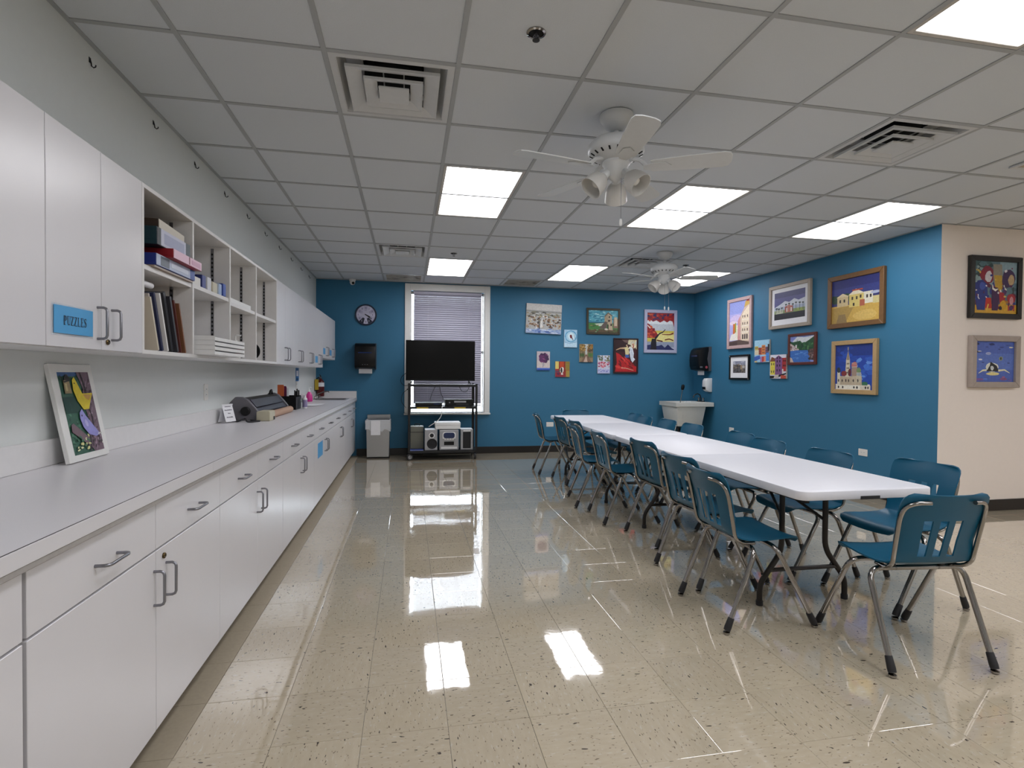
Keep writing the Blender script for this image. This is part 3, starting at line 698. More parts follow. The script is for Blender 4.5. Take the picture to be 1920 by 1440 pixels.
# stacked letter trays
z = bz
for k in range(4):
    t = thing('paper_tray', f'white stackable paper tray, {["lowest", "second lowest", "second highest", "topmost"][k]} in the stack on the bottom shelf', 'paper tray', (-1.18, 3.355, z), group='stacked white paper trays')
    a, b = .17, .262
    MB().box((-a, -b, 0), (a, b, .003)).build('floor_plate', 'plastic_white', t)
    for nm, p, q in (('side', (-a, -b, .003), (a, -b+.003, .0245)), ('side', (-a, b-.003, .003), (a, b, .0245)), ('back', (-a, -b+.003, .003), (-a+.003, b-.003, .0245)), ('front_lip', (a-.003, -b+.003, .003), (a, b-.003, .018))):
        MB().box(p, q).build(nm, 'plastic_white', t, bevel=.0008)
    MB().box((-a+.005, -b+.006, .0035), (a-.006, b-.006, .016)).build('paper', 'paper_white', t)
    z += .0252
t = thing('spray_bottle', 'white pump bottle with a red label in the third open bay', 'bottle', (-1.118, 3.80, bz))
MB().lathe([(.03, 0), (.034, .01), (.034, .085), (.026, .10), (.012, .11), (.012, .118), (0, .118)], 22).build('body', 'plastic_white', t, smooth=40)
M('label_red', '#a01830', .5); MB().lathe([(.0345, .02), (.0345, .065)], 22).build('label', 'label_red', t, smooth=40)
MB().tube([(0, 0, .118), (0, 0, .145), (.01, 0, .15), (.035, 0, .147)], [.005, .005, .007, .004], 10).build('pump', 'plastic_white', t, smooth=40)
t = thing('flat_tray', 'clear flat plastic tray on the shelf of the third open bay', 'tray', (-1.24, 3.92, SHELFZ[2]+.0005))
MB().box((-.12, -.22, 0), (.125, .22, .003)).build('base', 'plastic_white', t, bevel=.001)
for a, b in (((.122, -.22, .003), (.125, .22, .03)), ((-.12, -.22, .003), (-.117, .22, .03)), ((-.117, -.22, .003), (.122, -.217, .03)), ((-.117, .217, .003), (.122, .22, .03))): MB().box(a, b).build('rim', 'plastic_white', t)
t = thing('tape_reel', 'round black reel standing against the divider in the last open bay', 'reel', (-1.155, 4.285, bz+.066))
for s in (0, .022): MB().lathe([(.012, s), (.065, s), (.066, s+.002), (.065, s+.004), (.012, s+.004)], 28, (0, -.02, 0), (0, 1, 0)).build('flange', 'black_plastic', t, smooth=30)
MB().lathe([(.012, .004), (.05, .004), (.05, .022), (.012, .022)], 24, (0, -.02, 0), (0, 1, 0)).build('hub', 'dark_rubber', t, smooth=30)
# ------------------------------------------------------------------ folding tables
def rounded(path, r=.05, n=5):
    """fillet the corners of a polyline"""
    P = [Vector(p) for p in path]; out = [P[0]]
    for i in range(1, len(P)-1):
        a, b, c = P[i-1], P[i], P[i+1]; u = (a-b); v = (c-b); d = min(r, u.length*.48, v.length*.48)
        p0 = b+u.normalized()*d; p1 = b+v.normalized()*d
        for k in range(n+1):
            t = k/n; out.append(p0*(1-t)**2+b*2*t*(1-t)+p1*t*t)
    out.append(P[-1]); return out
def table(loc, rz, label):
    t = thing('folding_table', label, 'table', loc, rz, 'white folding tables end to end'); W, Lh, z0, z1 = .381, 1.22, .695, .74
    for s in (-1, 1):
        r = .055
        if s < 0: pr = [(W, -.0012), (-W, -.0012)]+arc(-W+r, -Lh+r, r, PI, 1.5*PI, 6)+arc(W-r, -Lh+r, r, 1.5*PI, 2*PI, 6)
        else: pr = [(-W, .0012), (W, .0012)]+arc(W-r, Lh-r, r, 0, PI/2, 6)+arc(-W+r, Lh-r, r, PI/2, PI, 6)
        hf = MB().prism(pr, z0, z1, 'z').build('tabletop_half', 'table_white', t, bevel=.006, seg=2, smooth=35)
        MB().box((-.055, s*(Lh-.004), z0-.001), (.055, s*(Lh+.0008), z0+.016)).build('grip_slot', 'dark_rubber', hf)
        yl = s*(Lh-.45)
        for q in (-1, 1):
            MB().tube(rounded([(q*.14, yl, z0-.001), (q*.14, yl, .30), (q*.275, yl, .12), (q*.275, yl, .026)], .06), .0155, 10).build('leg', 'table_leg', t, smooth=50)
            MB().lathe([(.019, 0), (.019, .026), (.0, .026)], 12, (q*.275, yl, .001)).build('foot_cap', 'dark_rubber', t, smooth=40)
            MB().tube([(q*.13, yl, .47), (q*.04, yl-s*.25, .60), (q*.03, yl-s*.42, z0-.012)], .009, 8).build('brace', 'table_leg', t, smooth=40)
            MB().box((q*.30-.012, s*.02, z0-.025), (q*.30+.012, s*(Lh-.06), z0-.0005)).build('side_rail', 'table_leg', t)
        MB().tube([(-.22, yl, .195), (.22, yl, .195)], .0125, 8).build('cross_bar', 'table_leg', t, smooth=40)
        MB().tube([(-.30, yl, z0-.013), (.30, yl, z0-.013)], .012, 8).build('hinge_bar', 'table_leg', t, smooth=40)
    return t
def place(pa, pb, label):
    a, b = Vector(pa), Vector(pb); d = b-a
    return table(((a.x+b.x)/2, (a.y+b.y)/2, 0), math.atan2(d.y, d.x)-PI/2, label)
def span(a, ang, l=2.44): return (a[0]+l*math.sin(ang), a[1]+l*math.cos(ang))
NEAR0 = (2.222, 2.235); NEAR1 = span(NEAR0, math.radians(.5))
FAR0 = (2.238, 4.682); FAR1 = span(FAR0, math.radians(1.2))
place(NEAR0, NEAR1, 'white folding table at the camera end of the long row, with rounded corners')
place(FAR0, FAR1, 'white folding table at the blue wall end of the long row')
# ------------------------------------------------------------------ chairs
def make_chair():
    t = thing('stack_chair', '', 'chair', (0, 0, 0), 0, 'teal stack chairs around the tables')
    # shell side profile (y, z): front lip to back top
    prof = [(.205, .418), (.198, .436), (.18, .448), (.14, .453), (.08, .450), (.02, .446), (-.05, .445), (-.10, .447), (-.14, .455), (-.168, .474), (-.184, .502),
            (-.194, .535), (-.203, .57), (-.211, .60), (-.220, .635), (-.229, .67), (-.240, .705), (-.250, .735), (-.259, .757), (-.266, .774), (-.270, .784), (-.272, .789)]
    half = [.150, .175, .190, .198, .202, .203, .202, .199, .194, .189, .186, .186, .188, .191, .194, .197, .201, .202, .201, .195, .180, .155]
    cols_ = [-1, -.9, -.75, -.6, -.46, -.355, -.26, -.155, -.10, .0, .10, .155, .26, .355, .46, .6, .75, .9, 1]
    slots = [(-.46, -.26), (-.10, .10), (.26, .46)]
    def pt(i, u):
        y, z = prof[i]; x = u*half[i]
        if i >= 9: y += .030*u*u*min(1, (i-8)/4)          # back wraps forward at the sides
        else: z += .010*u*u-(.004 if i < 2 else 0)        # seat dished
        return (x, y, z)
    def shell(i0, i1, name):
        b = MB(); idx = {}
        for i in range(i0, i1+1):
            for k, u in enumerate(cols_): idx[i, k] = len(b.v); b.v.append(Vector(pt(i, u)))
        for i in range(i0, i1):
            for k in range(len(cols_)-1):
                um = (cols_[k]+cols_[k+1])/2
                if 10 <= i <= 14 and any(a < um < c for a, c in slots): continue
                b.f.append([idx[i, k], idx[i, k+1], idx[i+1, k+1], idx[i+1, k]]); b.c.append(None)
        me = b.mesh(name); bm = bmesh.new(); bm.from_mesh(me)
        bmesh.ops.recalc_face_normals(bm, faces=bm.faces)
        fn = sum((f.normal*f.calc_area() for f in bm.faces), Vector())
        if (fn.z if i0 == 0 else fn.y) < 0: bmesh.ops.reverse_faces(bm, faces=bm.faces)
        bmesh.ops.solidify(bm, geom=bm.faces[:], thickness=.007)
        bm.to_mesh(me); bm.free()
        me.polygons.foreach_set('use_smooth', [True]*len(me.polygons)); me.set_sharp_from_angle(angle=math.radians(55))
        return link(name, me, 'chair_teal', t)
    shell(0, 9, 'seat'); shell(9, 21, 'backrest')
    R = .0125
    for s in (-1, 1):
        for nm, yt, yf in (('rear', -.085, -.245), ('front', .03, .25)):
            zt = .416 if nm == 'rear' else .421
            path = rounded([(s*.10, yt, zt), (s*.232, yt, zt), (s*.238, yf, .02)], .062, 6)
            lg = MB().tube(path, R, 12).build('leg', 'chrome', t, smooth=50)
            d = (Vector((s*.238, yf, .02))-Vector((s*.232, yt, zt))).normalized()
            p1 = Vector((s*.238, yf, .017))-d*.004; p0 = p1-d*.066
            MB().tube([p0, p0+d*.004, p0+d*.05, p1], [.0138, .0152, .0175, .0165], 12).build('boot', 'dark_rubber', lg, smooth=40)
            MB().lathe([(.0, .0), (.012, .0005), (.0165, .006), (.0165, .013), (0, .018)], 14, (s*.238, yf, 0)).build('glide', 'chrome', lg, smooth=50)
        # back rail along the shell edge, turning in under the top corner
        rail = [(s*.165, -.06, .428), (s*.178, -.14, .432), (s*.188, -.188, .462), (s*.191, -.205, .54), (s*.194, -.222, .62), (s*.196, -.238, .69), (s*.186, -.252, .735), (s*.15, -.268, .755), (s*.10, -.274, .757)]
        rail = [(x, y-.004+.022*(abs(x)/.2)**2, z) for x, y, z in rail]
        MB().tube(rounded(rail, .03, 3), .0095, 10).build('back_rail', 'chrome', t, smooth=60)
    for y, z in ((-.085, .416), (.03, .421)):
        MB().tube([(-.11, y, z), (.11, y, z)], R, 12).build('cross_tube', 'chrome', t, smooth=50)
    b = MB()
    for x in (-.12, .12): b.box((x-.012, -.10, .4275), (x+.012, .05, .437))
    b.build('seat_bracket', 'black_metal', t, bevel=.002)
    return t
proto = make_chair(); used = False
def chair(x, y, deg, label):
    """deg: heading of the sitter measured from +y, clockwise"""
    global used
    o = copy_tree(proto) if used else proto
    used = True; o.location = (x, y, 0); o.rotation_euler = (0, 0, -math.radians(deg)); o['label'] = label
LEFT = [(1.815, 2.64, 91), (1.925, 3.165, 85), (2.03, 3.93, 85), (1.905, 4.56, 93), (1.867, 5.15, 98), (2.055, 5.735, 88), (2.035, 6.275, 86), (1.905, 6.88, 94)]
for k, (x, y, a) in enumerate(LEFT):
    lab = f'teal chair with chrome legs on the cabinet side of the table, {OR[k]} from the camera'
    if k == 7: lab = 'teal chair pulled out at the far table corner nearest the TV'
    chair(x, y, a, lab)
RIGHT = [(2.79, 2.65, -93), (2.585, 3.17, -90), (2.585, 3.80, -90), (2.70, 4.34, -88), (2.69, 5.15, -91), (2.70, 5.72, -90), (2.64, 6.20, -90), (2.73, 6.67, -92)]
for k, (x, y, a) in enumerate(RIGHT):
    chair(x, y, a, f'teal chair with chrome legs on the picture-wall side of the table, {OR[k]} from the camera')
chair(2.315, 2.15, 6.5, 'teal chair at the camera end of the table, turned away with open back slots')
chair(2.37, 7.19, 180, 'teal chair at the blue wall end of the table, its back just above the tabletop')
# ------------------------------------------------------------------ things on the counter
CZ = .9146
# bird picture propped against the wall
def shapes_mesh(b, w, h, shapes, y=-.001, step=.00003):
    """flat painted patches (colour, outline in 0..1) on a w x h canvas facing -y"""
    for k, (c_, P) in enumerate(shapes):
        vs = [((p[0]-.5)*w, y-step*k, (p[1]-.5)*h) for p in P]
        b.add(vs, [tuple(range(len(vs)))], col(c_))
    return b
def clip01(v, a=.005, b=.995): return max(a, min(b, v))
def blob(cx, cy, rx, ry, n=10, seed=None, jit=.15, a=0):
    r = random.Random(seed if seed is not None else cx*991+cy*77)
    out = []
    for i in range(n):
        q = 2*PI*i/n; k = 1+r.uniform(-jit, jit); x, y = rx*k*math.cos(q), ry*k*math.sin(q)
        out.append((clip01(cx+x*math.cos(a)-y*math.sin(a)), clip01(cy+x*math.sin(a)+y*math.cos(a))))
    return out
def rc(x0, y0, x1, y1): return [(x0, y0), (x1, y0), (x1, y1), (x0, y1)]
def dabs(n, x0, y0, x1, y1, sx, sy, cols_, seed, ang=0):
    r = random.Random(seed); out = []
    for i in range(n):
        out.append((r.choice(cols_), blob(r.uniform(x0, x1), r.uniform(y0, y1), sx*r.uniform(.5, 1.3), sy*r.uniform(.5, 1.3), 6, r.random()*999, .3, ang+r.uniform(-.3, .3))))
    return out
def line(pts, wd):
    L_, R2 = [], []
    for i, (x, y) in enumerate(pts):
        a = pts[max(0, i-1)]; b = pts[min(len(pts)-1, i+1)]; dx, dy = b[0]-a[0], b[1]-a[1]; l = math.hypot(dx, dy) or 1
        w_ = wd[i] if isinstance(wd, (list, tuple)) else wd
        L_.append((clip01(x-dy/l*w_/2), clip01(y+dx/l*w_/2))); R2.append((clip01(x+dy/l*w_/2), clip01(y-dx/l*w_/2)))
    return L_+R2[::-1]
BIRD = [('#2f5a48', rc(0, 0, 1, 1)), ('#3a5d8c', rc(.0, .95, .62, 1))]
BIRD += dabs(70, .02, .03, .62, .95, .05, .02, ['#3d6b55', '#2a4f40', '#4d7a62', '#24463a'], 5)
BIRD += [('#0c3b30', rc(.0, .50, .58, .70)), ('#6f5a66', [(.66, .0), (1, 0), (1, 1), (.58, 1), (.70, .8), (.60, .6), (.72, .4), (.52, .12)])]
BIRD += dabs(90, .64, .02, .97, .97, .035, .014, ['#3e2f38', '#8a7280', '#54424c', '#9b8593'], 6, .5)
BIRD += [('#2a1f26', line([(.70, 1), (.76, .8), (.72, .6), (.80, .42), (.76, .25)], .03)), ('#6f5a62', [(.05, .36), (.12, .38), (.62, .14), (.55, .06), (.03, .28)]), ('#2b2026', line([(.60, .20), (.52, .0)], .05)),
         ('#8d7d58', [(.08, .74), (.30, .74), (.28, .90), (.10, .90)]), ('#241d18', [(.12, .90), (.34, .90), (.26, .97), (.20, .97)]), ('#b5a678', rc(.13, .77, .19, .86)), ('#20201c', line([(.02, .96), (.12, .88), (.30, .90)], .02)),
         ('#d9c52a', [(.38, .90), (.46, .94), (.53, .85), (.62, .73), (.97, .73), (.86, .64), (.74, .53), (.56, .53), (.42, .64), (.35, .78)]), ('#c79a4a', [(.62, .72), (.92, .71), (.80, .64), (.72, .66)]), ('#3a2a18', blob(.43, .86, .02, .01, 8)),
         ('#8d8bc9', [(.40, .50), (.49, .54), (.58, .45), (.74, .34), (.95, .20), (.78, .18), (.56, .22), (.42, .32), (.37, .43)]), ('#b3b0dd', blob(.55, .36, .06, .04, 10, 3, .1, -.7)), ('#241f30', blob(.45, .46, .02, .012, 8))]
BIRD += dabs(16, .08, .04, .55, .24, .05, .018, ['#c9c98a', '#e0dca8', '#3c6d50'], 8)+dabs(6, .85, .08, .97, .22, .03, .01, ['#d8d8c8', '#2a4a3c'], 9)
th = math.atan2(.075, .395); ln = math.hypot(.075, .40)
t = thing('bird_picture', 'white-framed painting of a yellow and a lilac bird propped on the counter', 'picture', (-1.325, 2.575, CZ+.004), PI/2+.03)
t.rotation_euler = (-th, 0, PI/2+.03)
o = (0, 0, 0); w_, h_2 = .305, ln
pn = MB()
pn.box((-w_/2, 0, 0), (w_/2, .018, h_2)); pn.build('board', 'trim_white', t, bevel=.002)
f = MB(); f.T = Matrix.Translation((.0, 0, h_2/2-.004)); shapes_mesh(f, .222, .345, BIRD, -.0006); f.build('painting', 'paint', t, merge=False)
# folded sign card, unreadable grey lines of writing
t = thing('tent_card', 'small white tent card with lines of writing beside the laminator', 'sign', (-1.33, 4.33, CZ), PI/2-.35)
for s, nm in ((1, 'front_leaf'), (-1, 'back_leaf')):
    p = MB(); p.T = Matrix.Rotation(s*-.28, 4, 'X'); p.box((-.055, s*-.034-.0006, 0), (.055, s*-.034+.0006, .135))
    q = p.build(nm, 'paper_white', t)
    if s == 1:
        rnd = random.Random(4)
        M('grey_ink', '#5c5c68', .7)
        for zz, x0, x1 in ((.112, -.03, .032), (.085, -.04, .042), (.06, -.012, .014), (.03, -.036, .03)):
            lt = MB(); lt.T = p.T; x = x0
            while x < x1:
                l = rnd.uniform(.003, .0055); hh = rnd.uniform(.005, .009); lt.box((x, -.0352, zz), (x+l, -.0346, zz+hh)); x += l+.0017
            lt.build('writing', 'grey_ink', q, merge=False)
# laminating machine with end cheeks, roll cover, table and a kraft roll in front
t = thing('laminator', 'dark roll laminating machine with grey end cheek on the counter', 'laminator', (-1.225, 5.03, CZ))
M('machine_grey', '#66646a', .45); M('machine_violet', '#1e1b2c', .35)
ck = [(-.15, 0), (.06, 0), (.06, .03), (.075, .06), (.045, .10), (-.01, .165), (-.05, .185), (-.10, .185), (-.15, .13)]
for y, nm in ((-.53, 0), (.49, 1)): MB().prism(ck, y, y+.035, 'y').build('end_cheek', 'machine_grey', t, bevel=.004, smooth=30)
MB().prism([(-.145, .004), (.05, .004), (.05, .03), (.064, .06), (.035, .095), (-.145, .095)], -.494, .489, 'y').build('body', 'machine_violet', t, bevel=.003)
MB().prism([(-.145, .096), (.034, .096), (-.016, .158), (-.05, .172), (-.10, .172), (-.145, .125)], -.494, .489, 'y').build('roll_cover', 'black_plastic', t, bevel=.004)
MB().prism([(.036, .100), (-.010, .158), (-.006, .161), (.040, .103)], -.47, .46, 'y').build('front_shield', 'machine_violet', t)
MB().lathe([(.03, -.01), (.034, 0), (.034, .02), (.028, .026), (0, .026)], 24, (-.02, -.541, .075), (0, -1, 0)).build('side_knob', 'black_plastic', t, smooth=40)
MB().tube([(-.07, .40, .17), (-.07, .43, .20), (-.07, .46, .21), (-.07, .48, .17)], .012, 8).build('top_handle', 'black_plastic', t, smooth=40)
t = thing('foot_switch_box', 'beige plastic control box on the counter in front of the laminator', 'control box', (-1.105, 4.51, CZ))
MB().prism([(-.05, 0), (.05, 0), (.05, .07), (.04, .078), (-.04, .078), (-.05, .07)], -.075, .085, 'y').build('case', 'beige_plastic', t, bevel=.004)
MB().box((.0505, .03, .004), (.0525, .07, .03)).build('socket', 'black_plastic', t)
MB().box((-.05, .086, .004), (.03, .09, .05)).build('back_plate', 'beige_plastic', t)
t = thing('kraft_roll', 'tan cardboard roll lying along the front of the laminator', 'cardboard roll', (-1.118, 5.10, CZ+.03))
MB().lathe([(.02, 0), (.03, 0), (.03, .78), (.02, .78), (.02, .0)], 24, (0, -.42, 0), (0, 1, 0)).build('tube', 'kraft', t, smooth=40)
MB().lathe([(.0302, .02), (.0302, .74)], 24, (0, -.42, 0), (0, 1, 0)).build('wrapper', 'kraft', t, smooth=40)
t = thing('power_cord', 'black power cord lying in front of the laminator end', 'cord', (-1.2, 4.4, CZ))
MB().tube(rounded([(-.11, .02, .006), (-.06, -.05, .006), (-.02, .0, .03), (.0, -.06, .006), (.04, -.09, .006), (.09, .0, .006), (.035, .02, .006), (.0, .06, .006)], .03), .006, 8).build('cable', 'dark_rubber', t, smooth=50)
MB().box((-.13, .01, 0), (-.095, .05, .022)).build('plug', 'dark_rubber', t, bevel=.004)
# desk organiser with folders and pens
t = thing('desk_organiser', 'black desk organiser full of folders and pens behind the laminator', 'organiser', (-1.23, 5.93, CZ))
og = MB()
for a, b in (((-.09, -.14, 0), (.10, .14, .004)), ((-.09, -.14, .004), (-.086, .14, .15)), ((.096, -.14, .004), (.10, .14, .13)), ((-.086, -.14, .004), (.096, -.136, .14)), ((-.086, .136, .004), (.096, .14, .14)), ((-.086, .03, .004), (.096, .034, .13)), ((.02, -.136, .004), (.024, .03, .13))): og.box(a, b)
og.build('bin', 'black_plastic', t, bevel=.001)
def inside(name, label, cat, loc, lean, parts):
    q = thing(name, label, cat, loc); q.rotation_euler = lean
    for nm, a, b, mt in parts: MB().box(a, b).build(nm, mt, q, bevel=.0008)
M('folder_orange', '#b0552a', .5); M('folder_purple', '#5a1440', .5)
inside('paper_folder', 'orange paper folder standing in the black desk organiser', 'folder', (-1.28, 5.83, CZ+.006), (0, 0, 0), [('cover', (-.03, -.03, 0), (.03, -.028, .25), 'folder_orange'), ('cover', (-.03, -.022, 0), (.03, -.020, .24), 'folder_orange'), ('spine', (.03, -.03, 0), (.032, -.020, .24), 'folder_orange')])
inside('paper_folder', 'dark purple paper folder standing in the black desk organiser', 'folder', (-1.27, 5.90, CZ+.006), (0, 0, 0), [('cover', (-.03, -.03, 0), (.03, -.028, .235), 'folder_purple'), ('cover', (-.03, -.018, 0), (.03, -.016, .225), 'folder_purple'), ('spine', (.03, -.03, 0), (.032, -.016, .225), 'folder_purple')])
inside('paper_stack', 'white sheets standing upright in the black desk organiser', 'paper', (-1.27, 6.01, CZ+.006), (0, 0, 0), [('sheet', (-.04, -.02, 0), (.03, -.018, .21), 'paper_white'), ('sheet', (-.04, -.012, 0), (.03, -.010, .2), 'paper_white')])
for k, (dx, dy, hh) in enumerate([(.05, .06, .19), (.07, .075, .205), (.055, .095, .18), (.08, .11, .19), (.045, .115, .17)]):
    q = thing('marker_pen', f'{["short", "tall", "blunt", "middle", "corner"][k]} black marker standing in the black desk organiser', 'pen', (-1.23+dx, 5.93+dy, CZ+.006), group='markers in the desk organiser')
    MB().lathe([(.006, 0), (.0065, .01), (.0065, hh*.62), (.005, hh*.64)], 10).build('barrel', 'dark_rubber', q, smooth=40)
    MB().lathe([(.0072, hh*.6), (.0072, hh*.97), (.004, hh), (0, hh)], 10).build('cap', 'black_plastic', q, smooth=40)
t = thing('lotion_bottle', 'white bottle with violet label beside the desk organiser', 'bottle', (-1.085, 6.02, CZ))
M('label_violet', '#8d84a8', .5)
MB().lathe([(.022, 0), (.025, .006), (.025, .10), (.02, .112), (.012, .118), (.012, .125), (0, .125)], 20).build('body', 'plastic_white', t, smooth=40)
MB().lathe([(.0255, .015), (.0255, .092)], 20).build('label', 'label_violet', t, smooth=40); MB().lathe([(.013, .12), (.013, .14), (0, .14)], 14).build('cap', 'plastic_white', t, smooth=40)
t = thing('paper_sheet', 'loose white paper lying on the counter before the sink', 'paper', (-1.12, 6.55, CZ), -.2)
b = MB()
for i in range(9):
    u = -.16+.04*i; zz = .001+.012*(abs(i-4)/4)**2*(1 if i > 4 else .3); b.v += [Vector((-.105, u, zz)), Vector((.105, u, zz)), Vector((-.105, u, zz+.0012)), Vector((.105, u, zz+.0012))]
for i in range(8):
    a = 4*i
    for q in ((a, a+4, a+5, a+1), (a+2, a+3, a+7, a+6)): b.f.append(list(q)); b.c.append(None)
b.build('sheet', 'paper_white', t, smooth=40)
t = thing('soap_bottle', 'bright pink soap bottle beside the counter sink', 'bottle', (-1.30, 7.52, CZ))
MB().lathe([(.035, 0), (.042, .008), (.043, .05), (.036, .09), (.024, .115), (.016, .125), (.014, .135), (0, .135)], 24).build('body', 'pink_soap', t, smooth=40)
MB().lathe([(.017, .13), (.017, .15), (.008, .155), (.006, .175)], 16).build('collar', 'plastic_white', t, smooth=40); MB().tube([(0, 0, .17), (0, 0, .185), (.012, 0, .19), (.032, 0, .186)], [.005, .006, .007, .004], 10).build('pump', 'plastic_white', t, smooth=40)
t = thing('sponge_dish', 'grey sponge holder on the counter beside the pink soap', 'sponge dish', (-1.345, 7.36, CZ))
MB().prism(rrect(-.03, -.05, .03, .05, .012), 0, .022, 'z').build('dish', 'steel', t, bevel=.002); M('sponge', '#8c9a90', .9, bump=.6, bscale=400); MB().prism(rrect(-.022, -.042, .022, .042, .008), .0225, .05, 'z').build('sponge', 'sponge', t, bevel=.003)
# fire extinguisher on the back wall
t = thing('fire_extinguisher', 'dark red fire extinguisher hanging on the blue wall behind the counter sink', 'fire extinguisher', (-1.325, 8.61, .94))
MB().lathe([(.05, 0), (.056, .01), (.056, .20), (.05, .23), (.032, .252), (.02, .262), (.018, .275), (0, .275)], 28).build('cylinder', 'red_dark', t, smooth=40)
MB().box((-.016, -.016, .272), (.016, .016, .302)).build('valve', 'nickel', t, bevel=.003)
MB().tube([(0, .005, .30), (0, -.04, .325), (0, -.075, .33)], [.007, .008, .006], 8).build('lever', 'black_metal', t, smooth=40); MB().tube([(0, 0, .285), (0, -.045, .29), (0, -.08, .28)], .006, 8).build('grip', 'black_metal', t, smooth=40)
MB().tube(rounded([(-.016, 0, .29), (-.062, 0, .27), (-.068, -.01, .14), (-.066, -.015, .05)], .03), .008, 8).build('hose', 'dark_rubber', t, smooth=50)
MB().lathe([(.0565, .15), (.0565, .21)], 28).build('label_band', 'paper_white', t, smooth=40)
MB().box((-.075, -.052, .10), (-.02, -.0505, .26)).build('tag', 'yellow_tag', t); MB().box((-.02, .056, .10), (.02, .108, .24)).build('bracket', 'black_metal', t)
# small wall things at the left
def plate(name, label, cat, loc, rz, w2, h2, kind):
    q = thing(name, label, cat, loc, rz)
    MB().prism(rrect(-w2, -h2, w2, h2, .006), -.005, -.0002, 'y').build('cover_plate', 'plate_white', q, bevel=.0015)
    n_ = [(-.019, 0), (.019, 0)] if w2 > h2 else [(0, -.019), (0, .019)]
    for a, b in n_:
        r_ = MB().prism(rrect(a-.014, b-.014, a+.014, b+.014, .005), -.0065, -.0048, 'y').build('receptacle', 'trim_white', q)
        for s in (-1, 1): MB().box((a+s*.005-.001, -.007, b-.003), (a+s*.005+.001, -.0064, b+.005)).build('slot', 'duct_black', r_)
    return q
plate('wall_outlet', 'white wall outlet above the counter beside the laminator', 'outlet', (XL, 4.13, 1.15), PI/2, .036, .058, 0)
plate('wall_outlet', 'white wall outlet above the counter by the pink soap', 'outlet', (XL, 7.25, 1.13), PI/2, .036, .058, 0)
plate('wall_outlet', 'white wall outlet low on the blue wall behind the pulled-out chair', 'outlet', (2.335, YB, .465), 0, .062, .038, 0)
plate('wall_outlet', 'white wall outlet low on the picture wall nearer the corner sink', 'outlet', (XR, 7.55, .46), -PI/2, .060, .038, 0)
plate('wall_outlet', 'white wall outlet low on the picture wall nearer the cream wall', 'outlet', (XR, 5.085, .462), -PI/2, .060, .038, 0)
t = thing('wall_notice', 'small blue notice on the white wall under the last full-height cabinets', 'notice', (XL, 7.30, 1.272), PI/2)
M('notice_blue', '#2f6ea8', .4)
MB().box((-.10, -.0015, -.085), (.10, 0, .085)).build('sheet', 'notice_blue', t)
MB().box((-.06, -.002, -.02), (.06, -.0016, .05)).build('picture', 'paper_white', t); MB().box((-.07, -.002, -.065), (.07, -.0016, -.05)).build('text_line', 'ink', t)
# ------------------------------------------------------------------ back wall fittings
t = thing('wall_clock', 'round wall clock with dark blue rim on the blue wall', 'clock', (-.665, YB, 2.215))
MB().lathe([(.165, 0), (.168, .008), (.166, .020), (.158, .0235), (.149, .021), (.149, .018)], 48, (0, 0, 0), (0, -1, 0)).build('rim', 'notice_blue' if False else 'ink', t, smooth=30)
fb = MB(); shp = []
cols_ = ['#a7a4be', '#bdbcd0', '#a9a6c0', '#bfbdd2', '#b0aec6', '#1c2236', '#c4c2d6', '#171d30', '#a9a9c2', '#bab8ce', '#a6a4bd', '#b5b3ca']
for k in range(12):
    a0, a1 = PI/2-2*PI*(k-.5)/12, PI/2-2*PI*(k+.5)/12
    P = [(.5+.48*math.cos(a0+(a1-a0)*q/4), .5+.48*math.sin(a0+(a1-a0)*q/4)) for q in range(5)]+[(.5+.2*math.cos(a1), .5+.2*math.sin(a1)), (.5+.2*math.cos(a0), .5+.2*math.sin(a0))]
    shp.append((cols_[k], P[::-1]))
shp = [('#3a3d55', [(.5+.5*math.cos(-2*PI*q/32), .5+.5*math.sin(-2*PI*q/32)) for q in range(32)])]+shp+[('#b9b8cc', [(.5+.2*math.cos(-2*PI*q/24), .5+.2*math.sin(-2*PI*q/24)) for q in range(24)])]
for k in range(12):
    a = PI/2-2*PI*k/12; x, y = .5+.37*math.cos(a), .5+.37*math.sin(a); cc = '#c8c8d8' if k in (5, 7) else '#5f6180'
    shp.append((cc, line([(x-.02, y-.05), (x-.02, y+.05)], .022)));
    if k in (11, 0, 10, 2, 8, 6): shp.append((cc, line([(x+.025, y-.05), (x+.025, y+.05)], .022)))
fb.lathe([(.149, .004), (.149, .019), (0, .019)], 40, (0, 0, 0), (0, -1, 0), c=col('#3a3d55'))
shapes_mesh(fb, .296, .296, shp, -.0195, .0002); fb.build('dial', 'paint', t, merge=False)
for nm, q, l, w2 in (('hour_hand', math.radians(-28), .075, .007), ('minute_hand', math.radians(-36), .105, .005)):
    h3 = MB(); h3.T = Matrix.Rotation(-q, 4, 'Y'); h3.box((-.015, -.0275 if nm[0] == 'h' else -.0295, -w2), (l, -.026 if nm[0] == 'h' else -.028, w2)); h3.build(nm, 'black_plastic', t)
